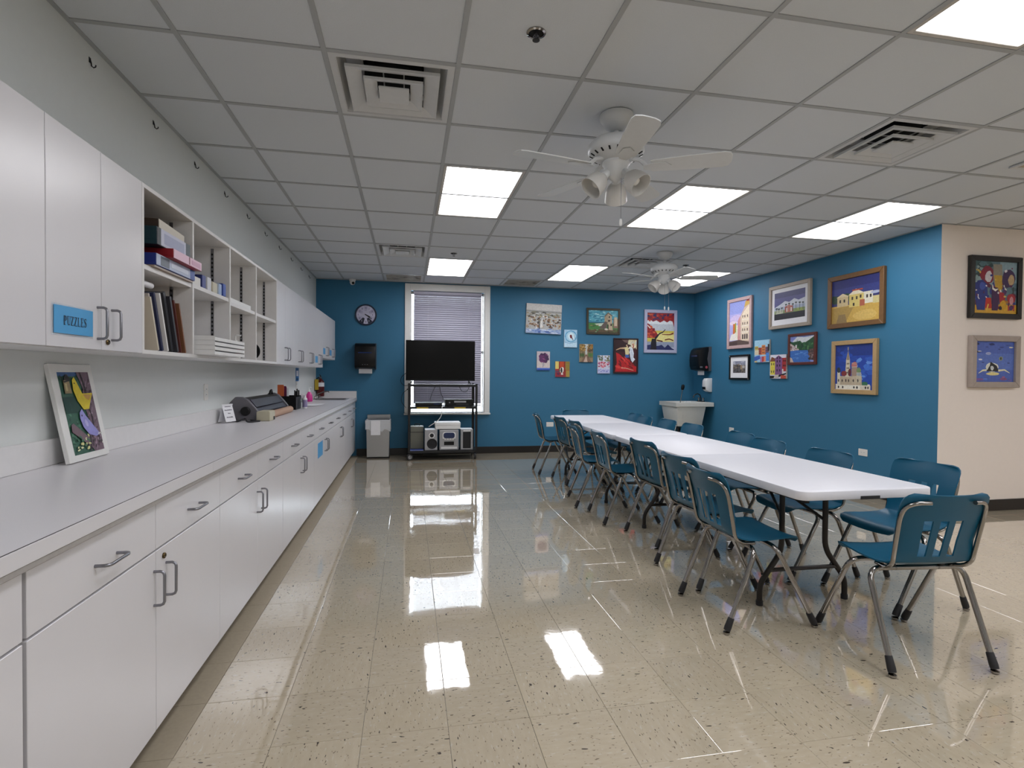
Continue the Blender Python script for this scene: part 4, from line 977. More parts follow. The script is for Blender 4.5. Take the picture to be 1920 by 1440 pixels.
def towel_box(loc, rz, label):
    t = thing('towel_dispenser', label, 'towel dispenser', loc, rz)
    side = [(0, 0), (-.10, 0), (-.20, .02), (-.225, .08), (-.232, .18), (-.225, .28), (-.20, .35), (-.16, .385), (-.09, .398), (0, .40)]
    MB().prism([(y, z) for y, z in side if True], -.155, .155, 'x').build('cover', 'black_plastic', t, bevel=.008, seg=2, smooth=35)
    M('dispenser_grey_%d' % len(MATS), '#4a4a50', .45)
    MB().prism([(-.0005, -.004), (-.05, -.004), (-.05, .06), (-.075, .2), (-.05, .34), (-.05, .403), (-.0005, .403)], -.160, .160, 'x').build('back_housing', list(MATS)[-1], t, bevel=.003)
    MB().prism([(-.10, -.07), (-.098, -.07), (-.098, .004), (-.10, .004)], -.10, .10, 'x').build('paper', 'paper_white', t)
    for k in range(3):
        b = MB().lathe([(.012, 0), (.012, .001), (0, .001)], 14, (-.035+.035*k, -.2165, .075), (0, -1, .3)); b.build('icon', 'silver_plastic', t)
    MB().prism([(-.2275, .24), (-.229, .24), (-.225, .27), (-.2235, .27)], -.10, .10, 'x').build('view_window', 'lcd_blue', t)
    return t
towel_box((-.66, YB, 1.365), 0, 'black paper towel dispenser on the blue wall under the clock')
tb = towel_box((XR, 8.30, 1.385), -PI/2, 'black paper towel dispenser above the corner tub sink')
M('badge_red', '#b0505a', .4); MB().lathe([(.022, 0), (.022, .0015), (0, .0015)], 18, (.1552, -.09, .06), (1, 0, 0)).build('badge', 'badge_red', tb, label='round red badge')
b = MB()
for k in range(3): b.box((.1552, -.205+.016*k, .05), (.1558, -.195+.016*k, .075))
b.build('print', 'silver_plastic', tb, merge=False)
t = thing('soap_dispenser', 'white wall soap dispenser on the picture wall under the towel dispenser', 'soap dispenser', (XR, 8.17, 1.035), -PI/2)
MB().prism([(-.0005, 0), (-.05, 0), (-.10, .03), (-.115, .10), (-.11, .19), (-.085, .225), (-.0005, .23)], -.06, .06, 'x').build('case', 'plastic_white', t, bevel=.008, seg=2, smooth=35)
MB().prism([(-.112, .04), (-.122, .05), (-.124, .08), (-.1155, .085)], -.04, .04, 'x').build('push_bar', 'black_plastic', t)
# corner tub sink
t = thing('utility_sink', 'white plastic utility tub sink in the corner of the blue walls', 'sink', (4.55, 8.33, 0))
def ring_tub(a0, b0, z0, a1, b1, z1, t_=.012):
    def r4(a, b, z): return [(-a, -b, z), (a, -b, z), (a, b, z), (-a, b, z)]
    vs = r4(a0, b0, z0)+r4(a1, b1, z1)+r4(a1-t_, b1-t_, z1)+r4(a0-t_, b0-t_, z0+t_)
    fs = [(3, 2, 1, 0), (12, 13, 14, 15)]
    for k in range(4):
        q = (k+1) % 4; fs += [(k, q, 4+q, 4+k), (4+k, 4+q, 8+q, 8+k), (8+k, 8+q, 12+q, 12+k)]
    return vs, fs
b = MB(); b.add(*ring_tub(.215, .225, .47, .265, .285, .855)); b.build('tub', 'tub_white', t, bevel=.006, seg=2, smooth=35)
b = MB()
for p, q in (((-.285, -.305, .795), (.275, -.2855, .862)), ((-.285, .2855, .795), (.275, .305, .862)), ((-.285, -.2855, .795), (-.2655, .2855, .862)), ((.2655, -.305, .795), (.385, .305, .862))): b.box(p, q)
b.build('rim', 'tub_white', t, bevel=.004)
for sx in (-1, 1):
    for sy in (-1, 1): MB().tube([(sx*.20, sy*.21, .47), (sx*.21, sy*.22, 0)], .016, 10).build('leg', 'black_metal', t, smooth=40)
MB().tube(rounded([(0, 0, .47), (0, 0, .33), (.0, .12, .33), (0, .12, .40), (0, .36, .40)], .04), .02, 10).build('drain_pipe', 'black_plastic', t, smooth=50)
b = MB(); b.box((-.16, -.2858, .60), (-.158, -.2852, .66)); b.build('drip_mark', 'nickel', t)
f2 = thing('tub_faucet', 'dark gooseneck faucet on the corner tub sink', 'faucet', (4.875, 8.33, .863))
MB().box((-.025, -.09, 0), (.025, .09, .014)).build('deck_plate', 'black_metal', f2, bevel=.004)
MB().tube([(0, 0, .012), (0, 0, .06), (-.02, 0, .115), (-.06, 0, .135), (-.11, 0, .12), (-.135, 0, .095)], .010, 10).build('spout', 'black_metal', f2, smooth=50)
MB().lathe([(.012, 0), (.013, .03), (0, .03)], 12, (-.135, 0, .07)).build('aerator', 'chrome', f2, smooth=40)
for s in (-1, 1): MB().lathe([(.016, .014), (.012, .05), (.02, .055), (.02, .068), (0, .07)], 12, (0, s*.07, 0)).build('tap_handle', 'chrome', f2, smooth=40)
t = thing('dish_brush', 'long dark-headed dish brush standing up in the corner tub sink', 'brush', (4.50, 8.44, .49)); t.rotation_euler = (0, .16, 0)
MB().tube([(0, 0, 0), (.0, 0, .45), (.0, 0, .58)], [.006, .007, .009], 10).build('handle', 'chrome', t, smooth=40); MB().lathe([(.0, .57), (.022, .58), (.03, .62), (.026, .66), (0, .672)], 16).build('brush_head', 'black_plastic', t, smooth=50)
t = thing('soap_block', 'white block of soap on the rim of the corner tub sink', 'soap', (4.475, 8.035, .8625)); MB().prism(rrect(-.055, -.008, .055, .010, .004), 0, .018, 'z').build('bar', 'plastic_white', t, bevel=.003); MB().box((-.045, -.007, .0182), (.045, .008, .022)).build('stamp', 'paper_white', t)
# waste bin with liner
t = thing('waste_bin', 'stainless steel waste bin with a white plastic liner beside the TV cart', 'waste bin', (-.455, 8.52, 0))
b = MB()
pr = [(-.165, -.13, -.175, -.14)]
b.add([(-.165, -.12, .02), (.165, -.12, .02), (.165, .13, .02), (-.165, .13, .02), (-.175, -.13, .57), (.175, -.13, .57), (.175, .14, .57), (-.175, .14, .57), (-.168, -.123, .57), (.168, -.123, .57), (.168, .133, .57), (-.168, .133, .57), (-.158, -.113, .03), (.158, -.113, .03), (.158, .123, .03), (-.158, .123, .03)],
      [(3, 2, 1, 0)]+[(k, (k+1) % 4, 4+(k+1) % 4, 4+k) for k in range(4)]+[(4+k, 4+(k+1) % 4, 8+(k+1) % 4, 8+k) for k in range(4)]+[(8+k, 8+(k+1) % 4, 12+(k+1) % 4, 12+k) for k in range(4)]+[(12, 13, 14, 15)])
b.build('body', 'steel', t, bevel=.004)
MB().box((-.17, -.125, 0), (.17, .135, .0195)).build('base', 'black_plastic', t, bevel=.004)
MB().box((-.178, .118, .572), (.178, .142, .655)).build('lid', 'steel', t, bevel=.005)
rnd = random.Random(3); b = MB(); ring = []
for i, zz in enumerate((.43, .47, .52, .56, .585, .59, .575, .52)):
    for k in range(40):
        q = 2*PI*k/40; c_, s_ = math.cos(q), math.sin(q); g_ = max(abs(c_), abs(s_)); off = (.012+.006*rnd.random()) if i < 5 else (0.002 if i == 5 else -.012)
        zz2 = zz+(rnd.uniform(-.03, .02) if i == 0 else 0)
        b.v.append(Vector((c_/g_*(.172+off), s_/g_*(.132+off)+.005, zz2)))
for i in range(7):
    for k in range(40): b.f.append([i*40+k, i*40+(k+1) % 40, (i+1)*40+(k+1) % 40, (i+1)*40+k]); b.c.append(None)
b.build('liner', 'liner_bag', t, smooth=60)
MB().box((-.105, -.152, .36), (.035, -.150, .58)).build('liner_flap', 'paper_white', t)
# ------------------------------------------------------------------ TV cart
X0, X1, Y0, Y1 = -.01, 1.03, 8.10, 8.56
ca = thing('media_cart', 'tall black metal rolling cart in front of the window', 'cart', ((X0+X1)/2, (Y0+Y1)/2, 0)); o = ca.location.copy()
for x in (X0, X1):
    for y in (Y0, Y1):
        s = 1 if x == X0 else -1; q = 1 if y == Y0 else -1
        MB(o).box((x, y, .13), (x+s*.035, y+q*.004, 1.15)).box((x, y, .13), (x+s*.004, y+q*.035, 1.15)).build('post', 'black_metal', ca, merge=False)
        cs = MB(o).tube([(x+s*.03, y+q*.03, .085), (x+s*.03, y+q*.03, .13)], .012, 8).build('caster_stem', 'black_metal', ca)
        M('wheel_grey', '#8d8d90', .5) if 'wheel_grey' not in MATS else None
        MB(o).lathe([(.045, -.012), (.05, -.009), (.05, .009), (.045, .012)], 22, (x+s*.03, y+q*.03, .0505), (.4, -.9, 0) if s+q == 2 else (1, 0, 0)).build('caster_wheel', 'dark_rubber', cs, smooth=30)
        MB(o).lathe([(.03, -.0135), (.03, .0135)], 18, (x+s*.03, y+q*.03, .0505), (.4, -.9, 0) if s+q == 2 else (1, 0, 0)).build('wheel_hub', 'wheel_grey', cs, smooth=30)
        MB(o).box((x+s*.03-.019, y+q*.03-.02, .05), (x+s*.03-.015, y+q*.03+.02, .092)).box((x+s*.03+.015, y+q*.03-.02, .05), (x+s*.03+.019, y+q*.03+.02, .092)).build('caster_fork', 'black_metal', cs, merge=False)
for z, nm in ((1.135, 'top_shelf'), (.80, 'middle_shelf'), (.14, 'bottom_shelf')):
    b = MB(o).box((X0+.005, Y0+.005, z), (X1-.005, Y1-.005, z+.004)).box((X0+.005, Y0+.005, z-.03), (X1-.005, Y0+.009, z)).box((X0+.005, Y1-.009, z-.03), (X1-.005, Y1-.005, z)).box((X0+.005, Y0+.009, z-.03), (X0+.009, Y1-.009, z)).box((X1-.009, Y0+.009, z-.03), (X1-.005, Y1-.009, z))
    b.build(nm, 'black_metal', ca, merge=False)
for x in (.12, .68): MB(o).box((x, Y0+.0035, .772), (x+.17, Y0+.0045, .797)).build('sticker', 'yellow_tag', ca, label='yellow sticker')
tv = thing('flat_tv', 'large black flat TV standing on the media cart', 'TV', (.48, 8.26, 1.142))
MB().box((-.525, -.012, .052), (.525, .03, .665)).build('cabinet', 'black_plastic', tv, bevel=.004)
MB().box((-.513, -.0135, .072), (.513, -.0121, .653)).build('screen', 'screen_black', tv)
MB().box((-.30, .0301, .12), (.30, .06, .45)).build('rear_bulge', 'black_plastic', tv, bevel=.008)
for s in (-1, 1):
    MB().tube([(s*.43, .01, .055), (s*.445, -.09, .006)], .008, 8).tube([(s*.43, .01, .055), (s*.445, .12, .006)], .008, 8).build('foot', 'black_plastic', tv)
def deck(name, label, loc, w2, d2, h2, fronts):
    q = thing(name, label, 'video player', loc)
    MB().box((-w2, -d2, .006), (w2, d2, h2)).build('case', 'black_plastic', q, bevel=.002)
    for x in (-1, 1): MB().box((x*w2*.8-.015, -d2+.02, 0), (x*w2*.8+.015, d2-.02, .0058)).build('foot', 'dark_rubber', q)
    for nm, a, b, c_, d_, mt in fronts: MB().box((a, -d2-.003, c_), (b, -d2-.0002, d_)).build(nm, mt, q)
    return q
deck('disc_player', 'slim black disc player on the middle shelf of the media cart', (.30, 8.30, .8045), .20, .14, .055, [('disc_tray', -.15, .05, .034, .046, 'dark_rubber'), ('display', .07, .16, .03, .045, 'lcd_blue')])
deck('tape_player', 'taller black video recorder on the middle shelf of the media cart', (.76, 8.30, .8045), .215, .15, .105, [('cassette_door', -.08, .10, .06, .085, 'silver_plastic'), ('display', -.05, .14, .02, .045, 'dark_rubber'), ('knob', -.16, -.14, .05, .07, 'nickel')])
def cable(label, pts, mt='black_plastic', r=.004, grp='cables on the media cart'):
    q = thing('cable', label, 'cable', pts[0], group=grp); p0 = Vector(pts[0])
    MB(p0).tube(rounded(pts, .05, 5), r, 7).build('cord', mt, q, smooth=60); MB(p0).box(Vector(pts[0])-Vector((.008, .008, .008)), Vector(pts[0])+Vector((.008, .008, .012))).build('plug', mt, q)
cable('white cable hanging from the middle shelf of the media cart to the stereo', [(.52, 8.14, .86), (.49, 8.09, .80), (.49, 8.085, .68), (.44, 8.085, .60), (.30, 8.12, .505)], 'plastic_white', .0055)
cable('thin black cable hanging down behind the upper part of the media cart', [(.42, 8.45, 1.12), (.36, 8.47, 1.0), (.33, 8.46, .90), (.34, 8.42, .875)])
cable('black cable drooping in a loop under the top shelf of the media cart', [(.78, 8.5, 1.11), (.83, 8.5, 1.02), (.90, 8.5, 1.01), (.96, 8.5, 1.11)])
cable('black cable dropping straight in the middle of the media cart', [(.48, 8.48, 1.12), (.49, 8.48, 1.0), (.53, 8.47, .93), (.525, 8.42, .90)])
cable('black cable looping out beside the media cart on the waste bin side', [(.0, 8.62, 1.12), (-.06, 8.62, 1.10), (-.13, 8.64, 1.16), (-.12, 8.66, 1.24), (-.03, 8.66, 1.32)])
cable('black cable hanging in a bow behind the cart post beside the waste bin', [(-.02, 8.60, 1.05), (-.10, 8.62, .98), (-.12, 8.62, .86), (-.04, 8.60, .76)])
# stereo set on the bottom shelf
bz2 = .1445
def speaker(loc, label, grille):
    q = thing('stereo_speaker', label, 'speaker', loc, group='stereo speakers on the cart')
    MB().box((-.095, -.10, 0), (.095, .14, .315)).build('cabinet', 'silver_plastic', q, bevel=.006)
    if grille: MB().box((-.06, -.1035, .025), (.06, -.1003, .275)).build('grille', 'speaker_black', q, bevel=.003); MB().box((-.055, -.104, .28), (.055, -.1003, .30)).build('badge', 'plastic_white', q)
    else:
        MB().lathe([(.075, 0), (.078, .004), (.07, .006), (.06, .002), (.03, -.004), (.015, .001), (0, .003)], 28, (.015, -.1003, .10), (0, -1, 0)).build('woofer', 'speaker_black', q, smooth=40)
        MB().lathe([(.042, 0), (.044, .005), (.036, .006), (.02, .001), (0, .003)], 24, (.01, -.1003, .225), (0, -1, 0)).build('tweeter', 'plastic_white', q, smooth=40)
        MB().lathe([(.03, 0), (.012, .003), (0, .004)], 20, (.01, -.1065, .225), (0, -1, 0)).build('tweeter_cone', 'speaker_black', q, smooth=40)
    return q
speaker((.335, 8.24, bz2), 'silver stereo speaker with a bare round cone on the media cart', False)
speaker((.875, 8.24, bz2), 'silver stereo speaker with a black grille on the media cart', True)
q = thing('stereo_unit', 'silver compact stereo between its two speakers on the media cart', 'stereo', (.605, 8.24, bz2))
MB().box((-.145, -.10, 0), (.145, .16, .305)).build('cabinet', 'silver_plastic', q, bevel=.006)
MB().prism(rrect(-.10, .155, .10, .275, .04), -.106, -.1003, 'y').build('panel', 'plastic_white', q, bevel=.002)
MB().prism(rrect(-.085, .18, .085, .265, .035), -.1085, -.1062, 'y').build('display', 'lcd_blue', q)
MB().box((-.075, -.1035, .075), (.075, -.1003, .13)).build('cassette_door', 'black_plastic', q, bevel=.002); MB().box((-.12, -.103, .02), (.12, -.1003, .05)).build('button_row', 'plastic_white', q)
for k in range(5): MB().lathe([(.007, 0), (.007, .004), (0, .004)], 12, (-.08+.04*k, -.1062, .168), (0, -1, 0)).build('button', 'nickel', q)
q = thing('white_carton', 'white flat carton lying on top of the compact stereo', 'box', (.585, 8.26, bz2+.3165))
MB().box((-.19, -.12, 0), (.19, .12, .075)).build('tray', 'plastic_white', q, bevel=.006); MB().box((-.193, -.123, .05), (.193, .123, .105)).build('lid', 'plastic_white', q, bevel=.01, seg=2, smooth=30)
q = thing('equipment_case', 'grey-beige equipment case behind the speaker on the media cart', 'case', (.13, 8.42, bz2)); M('case_grey', '#7a7a6e', .5)
MB().box((-.10, -.10, 0), (.10, .10, .35)).build('shell', 'case_grey', q, bevel=.015, seg=2, smooth=30); MB().box((-.102, -.102, .255), (.102, .102, .262)).build('seam', 'dark_rubber', q); MB().tube([(-.04, 0, .35), (-.035, 0, .375), (.035, 0, .375), (.04, 0, .35)], .006, 8).build('handle', 'dark_rubber', q)
q = thing('blue_folder', 'flat blue folder on the bottom shelf of the media cart', 'folder', (.12, 8.20, bz2)); M('folder_blue', '#3c4f9a', .5)
MB().box((-.10, -.08, 0), (.10, .08, .002)).build('back_cover', 'folder_blue', q); MB().box((-.098, -.078, .0022), (.098, .078, .006)).build('papers', 'paper_white', q); MB().box((-.10, -.08, .0062), (.10, .08, .008)).build('front_cover', 'folder_blue', q)
# ------------------------------------------------------------------ pictures on the walls
def picture(label, wall, a0, a1, z0, z1, shapes, frame=None, mount=None, depth=.022, tilt=0, cat='painting', edge='#b9b4ac'):
    """a0..a1 runs from the viewer's left to right along the wall; frame: (width, depth, material); mount: (side, bottom) white card"""
    am, zm, w_, h_ = (a0+a1)/2, (z0+z1)/2, abs(a1-a0), z1-z0
    loc, rz = {'back': ((am, YB, zm), 0), 'right': ((XR, am, zm), -PI/2), 'side': ((am, YC, zm), 0)}[wall]
    t = thing('wall_painting', label, cat, loc, rz, {'back': 'pictures on the blue back wall', 'right': 'pictures on the blue picture wall', 'side': 'pictures on the cream wall'}[wall])
    t.rotation_euler = (0, tilt, rz)
    cw, ch, d = w_, h_, depth
    if frame:
        f, fd, fm = frame; a, b = w_/2, h_/2
        for nm, P in (('l', [(-a, -b), (-a+f, -b+f), (-a+f, b-f), (-a, b)]), ('r', [(a, -b), (a, b), (a-f, b-f), (a-f, -b+f)]), ('t', [(-a, b), (-a+f, b-f), (a-f, b-f), (a, b)]), ('b', [(-a, -b), (a, -b), (a-f, -b+f), (-a+f, -b+f)])):
            MB().prism(P, -fd, -.0005, 'y').build('frame_bar', fm, t, bevel=.004)
        cw, ch, d = w_-2*f, h_-2*f, fd*.55
    zc = 0
    if mount:
        MB().box((-cw/2, -d, -ch/2), (cw/2, -.001, ch/2)).build('mount_card', 'paper_white', t)
        d += .0006; cw, zc, ch = cw-2*mount[0], (mount[1]-mount[0])/2, ch-mount[0]-mount[1]
    b = MB(); b.T = Matrix.Translation((0, 0, zc))
    b.box((-cw/2, -d, -ch/2), (cw/2, -.0008 if not mount else -d+.0005, ch/2), c=col(edge))
    shapes_mesh(b, cw, ch, shapes, -d-.0003)
    b.build('canvas', 'paint', t, merge=False)
    return t
R4 = random.Random(11)
def houses(x0, x1, y0, y1, n, cols_, seed, win='#3a3030', roof=None):
    r = random.Random(seed); out = []; w_ = (x1-x0)/n
    for k in range(n):
        a, b = x0+k*w_, x0+(k+1)*w_; h = r.uniform(.7, 1)*(y1-y0); out.append((cols_[k % len(cols_)], rc(a, y0, b, y0+h)))
        if roof: out.append((roof, [(a, y0+h), (b, y0+h), ((a+b)/2, y0+h+.06)]))
        for u in (.28, .66):
            for v in (.2, .5, .78): out.append((win, rc(a+w_*(u-.08), y0+h*v-.03, a+w_*(u+.12), y0+h*v+.04)))
    return out
# --- back wall
P1 = [('#a9aaa8', rc(0, 0, 1, 1)), ('#bcbab6', rc(0, .78, 1, 1)), ('#8a8a86', [(0, .72), (1, .70), (1, .76), (0, .78)])]
P1 += dabs(40, .02, .55, .98, .72, .06, .025, ['#5c5a4e', '#77735f', '#8b8368', '#4a4a44', '#9a9486'], 21)+dabs(120, .02, .2, .98, .58, .035, .03, ['#b8a888', '#d8d4cc', '#8c6a4c', '#4c4038', '#a89880', '#6a5648', '#3a3430', '#7c5c40'], 22)
P1 += [('#d6d4d0', line([(.44, .2), (.43, .35), (.46, .5)], [.08, .05, .03])), ('#3b342e', line([(.38, .1), (.36, .45)], .03)), ('#3f3a34', line([(.42, .67), (.46, .71), (.52, .70), (.55, .66)], .02)), ('#8fa4c4', rc(0, 0, 1, .14))]
P1 += dabs(30, .02, .02, .98, .16, .06, .018, ['#3f62a8', '#6f8cc4', '#c4cddc', '#2d4a8c'], 23)
picture('unframed painting of a crowded pale hillside town above blue water', 'back', 1.905, 2.51, 1.985, 2.475, P1, depth=.03, tilt=.03)
P2 = [('#9fc4dc', rc(0, 0, 1, 1)), ('#b9d6e6', rc(0, 0, 1, .28)), ('#5f9ec4', blob(.52, .62, .46, .34, 20, 5, .04)), ('#a9d0e4', blob(.52, .62, .38, .28, 20, 6, .04)), ('#d2e6ee', blob(.54, .62, .26, .2, 18, 7, .05)), ('#6f9fc0', line([(.05, .28), (.4, .22), (.95, .3)], .03)),
      ('#6d1420', blob(.52, .62, .09, .11, 10, 8, .12, .5)), ('#5a0f1a', [(.5, .58), (.66, .42), (.68, .46), (.58, .64)]), ('#2a1a20', line([(.6, .52), (.7, .38)], .02)), ('#44607c', line([(.75, .85), (.78, .6), (.92, .45)], .015))]
picture('small unframed painting of a red bird in a pale blue ring', 'back', 2.565, 2.79, 1.765, 2.06, P2, depth=.02)
P3 = [('#4f9fb4', rc(0, .32, 1, 1))]+dabs(60, .02, .5, .98, .98, .07, .03, ['#3c8aa4', '#6cb4c4', '#8cc8d0', '#2f7690', '#a9d6da'], 31)+[('#1f5f7c', rc(0, .42, .6, .47)), ('#3f7a3c', rc(0, 0, 1, .42)), ('#c9d8c4', [(.2, .38), (.6, .44), (.6, .30), (.35, .28)]), ('#5a4a34', rc(0, 0, 1, .14))]
P3 += dabs(24, .02, .02, .98, .34, .06, .02, ['#2f6a30', '#557f40', '#8a7a50', '#3f2c24', '#7fae80'], 32)
P3 += [('#a9987c', [(.54, .38), (.54, .72), (.60, .82), (.68, .88), (.78, .80), (.80, .38)]), ('#bba98c', [(.66, .88), (.78, .80), (.82, .10), (.66, .12)]), ('#6f5f50', [(.52, .72), (.66, .92), (.82, .76), (.78, .74), (.66, .86), (.57, .72)]), ('#5f524c', [(.36, .18), (.56, .50), (.64, .46), (.60, .14)]), ('#8a6c5c', rc(.84, .2, 1, .62)), ('#c9b89c', rc(.87, .3, .97, .70)),
       ('#2c2622', blob(.70, .70, .025, .05, 8)), ('#2c2622', rc(.64, .14, .68, .36)), ('#4a3c34', [(.66, .58), (.74, .58), (.72, .48), (.66, .48)]), ('#d8cfc0', blob(.6, .14, .06, .05, 8, 3)), ('#2a2420', rc(.74, .30, .79, .40))]
M('frame_olive', '#3c3626', .5); M('frame_darkred', '#2a0f12', .45); M('frame_lavender', '#a9abc4', .5); M('frame_black', '#0d0b0a', .35); M('frame_pink', '#b59a9a', .6, var=.18, scale=25); M('frame_greywood', '#a3978a', .5, var=.12); M('frame_gold', '#6c4c28', .4, var=.2, scale=40); M('frame_pale', '#a98d62', .5, var=.12, scale=40); M('frame_mahogany', '#5c2a22', .4, var=.15); M('frame_driftwood', '#a0948c', .6, var=.1, scale=30)
picture('framed painting of a stone church under a turquoise sky', 'back', 2.955, 3.555, 1.995, 2.44, P3, (.035, .03, 'frame_olive'))
P4 = [('#d4dade', rc(0, 0, 1, 1)), ('#c8b84e', rc(0, .12, 1, .52)), ('#e0d68a', rc(.3, .2, 1, .46)), ('#b9c0c8', rc(0, .52, 1, .7)), ('#8f98ac', rc(0, .06, 1, .22))]
P4 += [('#8c1a1e', [(0, 1), (1, 1), (1, .62), (.94, .78), (.84, .80), (.74, .75), (.62, .80), (.48, .74), (.34, .80), (.22, .76), (.10, .82), (0, .78)])]+dabs(40, .02, .80, .98, .98, .07, .03, ['#b03020', '#7a1420', '#c4562a', '#3a2050', '#a82a2a', '#2c2450'], 41)
P4 += [('#8e1c20', [(0, .72), (.10, .68), (.18, .60), (.30, .52), (.40, .42), (.34, .32), (0, .32)])]+dabs(16, .02, .34, .34, .66, .06, .03, ['#b03a28', '#c85a34', '#74141c'], 42)+[('#d8d0cc', line([(.02, .66), (.12, .58)], .03)), ('#120f18', [(.10, 0), (.18, .30), (.34, .30), (.36, 0)]), ('#181420', line([(.30, .30), (.46, .44), (.58, .48), (.68, .56)], [.07, .04, .03, .02]))]
P4 += [('#232a5a', [(0, 0), (0, .12), (.16, .14), (.3, .10), (.44, .11), (.54, .14), (.66, .06), (.78, .15), (.92, .05), (1, .03), (1, 0)]), ('#120f18', [(.12, 0), (.19, .22), (.32, .22), (.36, 0)]), ('#5a2418', line([(.36, .26), (.58, .23)], .035)), ('#6a2c1a', line([(.66, .27), (.82, .30), (.98, .26)], .03)), ('#7c3a20', line([(.55, .42), (.85, .42), (.98, .46)], [.02, .03, .05]))]
picture('tall framed painting of a black tree with red leaves in a pale frame', 'back', 4.0, 4.615, 1.695, 2.445, P4, (.055, .03, 'frame_lavender'))
P5 = [('#c8bcb8', rc(0, 0, 1, 1)), ('#b9aeb4', rc(0, .5, 1, 1)), ('#5a2a5a', blob(.5, .64, .36, .26, 14, 9, .14))]+dabs(26, .18, .4, .82, .88, .09, .06, ['#6f2f62', '#4a2350', '#7d3f70', '#3c2048'], 51)+[('#8f8a9c', line([(.48, .42), (.46, .16)], .05)), ('#a9a2a8', blob(.5, .3, .08, .1, 8)), ('#2d50a8', rc(0, 0, 1, .12)), ('#4a70c4', rc(0, .07, 1, .12))]
picture('small unframed painting of a round purple tree', 'back', 2.095, 2.32, 1.375, 1.688, P5, depth=.02)
P6 = [('#a83222', rc(0, 0, 1, 1)), ('#d6c06a', rc(0, .52, .24, 1)), ('#7c241c', rc(.24, .35, .68, 1)), ('#b8431f', rc(.3, .6, .6, .98)), ('#8c7a34', rc(.70, .45, 1, 1)), ('#a08a40', rc(.74, 0, 1, .42)), ('#6a3a54', rc(0, .28, .3, .42)), ('#8c2434', rc(0, 0, .62, .28)), ('#54204a', blob(.2, .2, .1, .08, 8)),
      ('#d8d4cc', blob(.46, .46, .14, .2, 12, 4, .15)), ('#1c1a1c', blob(.43, .42, .06, .18, 10, 5)), ('#e8e6e2', blob(.53, .52, .05, .1, 8)), ('#d9c8c0', blob(.47, .2, .08, .08, 10)), ('#3c5a34', blob(.3, .4, .04, .08, 8)), ('#7a1c20', rc(.64, .05, .70, .5))]
picture('small unframed red and gold painting of a white figure, lowest on the back wall', 'back', 2.415, 2.665, 1.265, 1.525, P6, depth=.02)
P7 = [('#8c7c60', rc(0, 0, 1, 1)), ('#b8bcb8', [(.38, 1), (.62, 1), (.56, .4), (.44, .4)])]+dabs(34, .02, .62, .4, .98, .09, .05, ['#a8823c', '#7a6034', '#c09a54', '#5c4c30'], 71)+dabs(34, .6, .62, .98, .98, .09, .05, ['#a8823c', '#8a6030', '#b8904c', '#5c4c30'], 72)+[('#4c6a3c', rc(.02, .30, .36, .48)), ('#5f8a48', rc(.64, .30, .98, .50)), ('#7a6050', [(.1, 0), (.9, 0), (.56, .42), (.44, .42)]), ('#bfa898', [(.3, 0), (.6, 0), (.52, .32), (.47, .32)])]
P7 += [('#2e2a22', line([(x, .22), (x, .8)], .035)) for x in (.08, .2, .31, .69, .8, .92)]
picture('small unframed painting of a path between autumn trees', 'back', 2.835, 3.075, 1.52, 1.825, P7, depth=.02)
P8 = [('#c9cfe0', rc(0, 0, 1, 1)), ('#b9bfe0', rc(0, .0, 1, .24))]+dabs(16, .04, .7, .42, .98, .08, .05, ['#5a6a50', '#7c8068', '#4a5848'], 81)+dabs(14, .58, .6, .98, .95, .08, .05, ['#7a7a58', '#93906c', '#5c6048'], 82)+dabs(34, .05, .34, .95, .62, .07, .05, ['#c4546c', '#d67a88', '#a83f5c', '#e0a0a8', '#8c4c84'], 83)+dabs(12, .05, .05, .95, .24, .1, .03, ['#7c80c4', '#9aa0d4', '#dfe2ee'], 84)
picture('small unframed painting of pink blossom over a pale blue path', 'back', 3.16, 3.38, 1.33, 1.638, P8, depth=.02)
P9 = [('#3c1418', rc(0, 0, 1, 1)), ('#2a0c12', rc(0, .62, .5, 1)), ('#6c5450', [(.3, 1), (.62, 1), (.66, .88), (.44, .92)]), ('#d8d0ac', [(.62, 1), (.98, 1), (.98, .70), (.90, .78), (.80, .72), (.70, .84), (.58, .86)]), ('#b41c20', [(.06, .60), (.20, .56), (.36, .46), (.52, .40), (.66, .40), (.78, .22), (.98, .18), (.98, .02), (.02, .02), (.10, .3)])]
P9 += dabs(20, .1, .1, .8, .45, .12, .03, ['#8c1418', '#c82a28', '#6a0f16', '#d4403a'], 91, -.5)+dabs(16, .64, .74, .95, .97, .06, .025, ['#e6dec0', '#c4b890', '#b9c4c8', '#f0ead8'], 92, .9)
P9 += [('#d8e0ea', [(.68, .78), (.80, .74), (.86, .58), (.84, .46), (.92, .40), (.80, .30), (.72, .40), (.66, .60)]), ('#b9c6d8', line([(.72, .72), (.78, .52), (.74, .36)], .03)), ('#b06a5c', line([(.80, .88), (.84, .80), (.80, .74)], [.05, .06, .04])), ('#8c2c2c', [(.74, .32), (.80, .32), (.76, .16), (.70, .18)]), ('#c9a884', line([(.06, .68), (.24, .73), (.46, .74)], [.02, .035, .06])), ('#d8b894', line([(.52, .84), (.56, .79), (.54, .74)], .055)), ('#1c0a10', line([(.49, .86), (.54, .88), (.58, .82)], .03)),
       ('#dccf9c', [(.44, .76), (.58, .78), (.66, .60), (.60, .52), (.48, .54)]), ('#3f62a4', [(.46, .54), (.62, .54), (.66, .46), (.48, .44)]), ('#d8a890', line([(.3, .14), (.55, .12), (.85, .06)], [.03, .02, .015]))]
picture('framed painting of dancers in red and white in a dark frame', 'back', 3.445, 3.895, 1.33, 1.938, P9, (.022, .03, 'frame_darkred'))
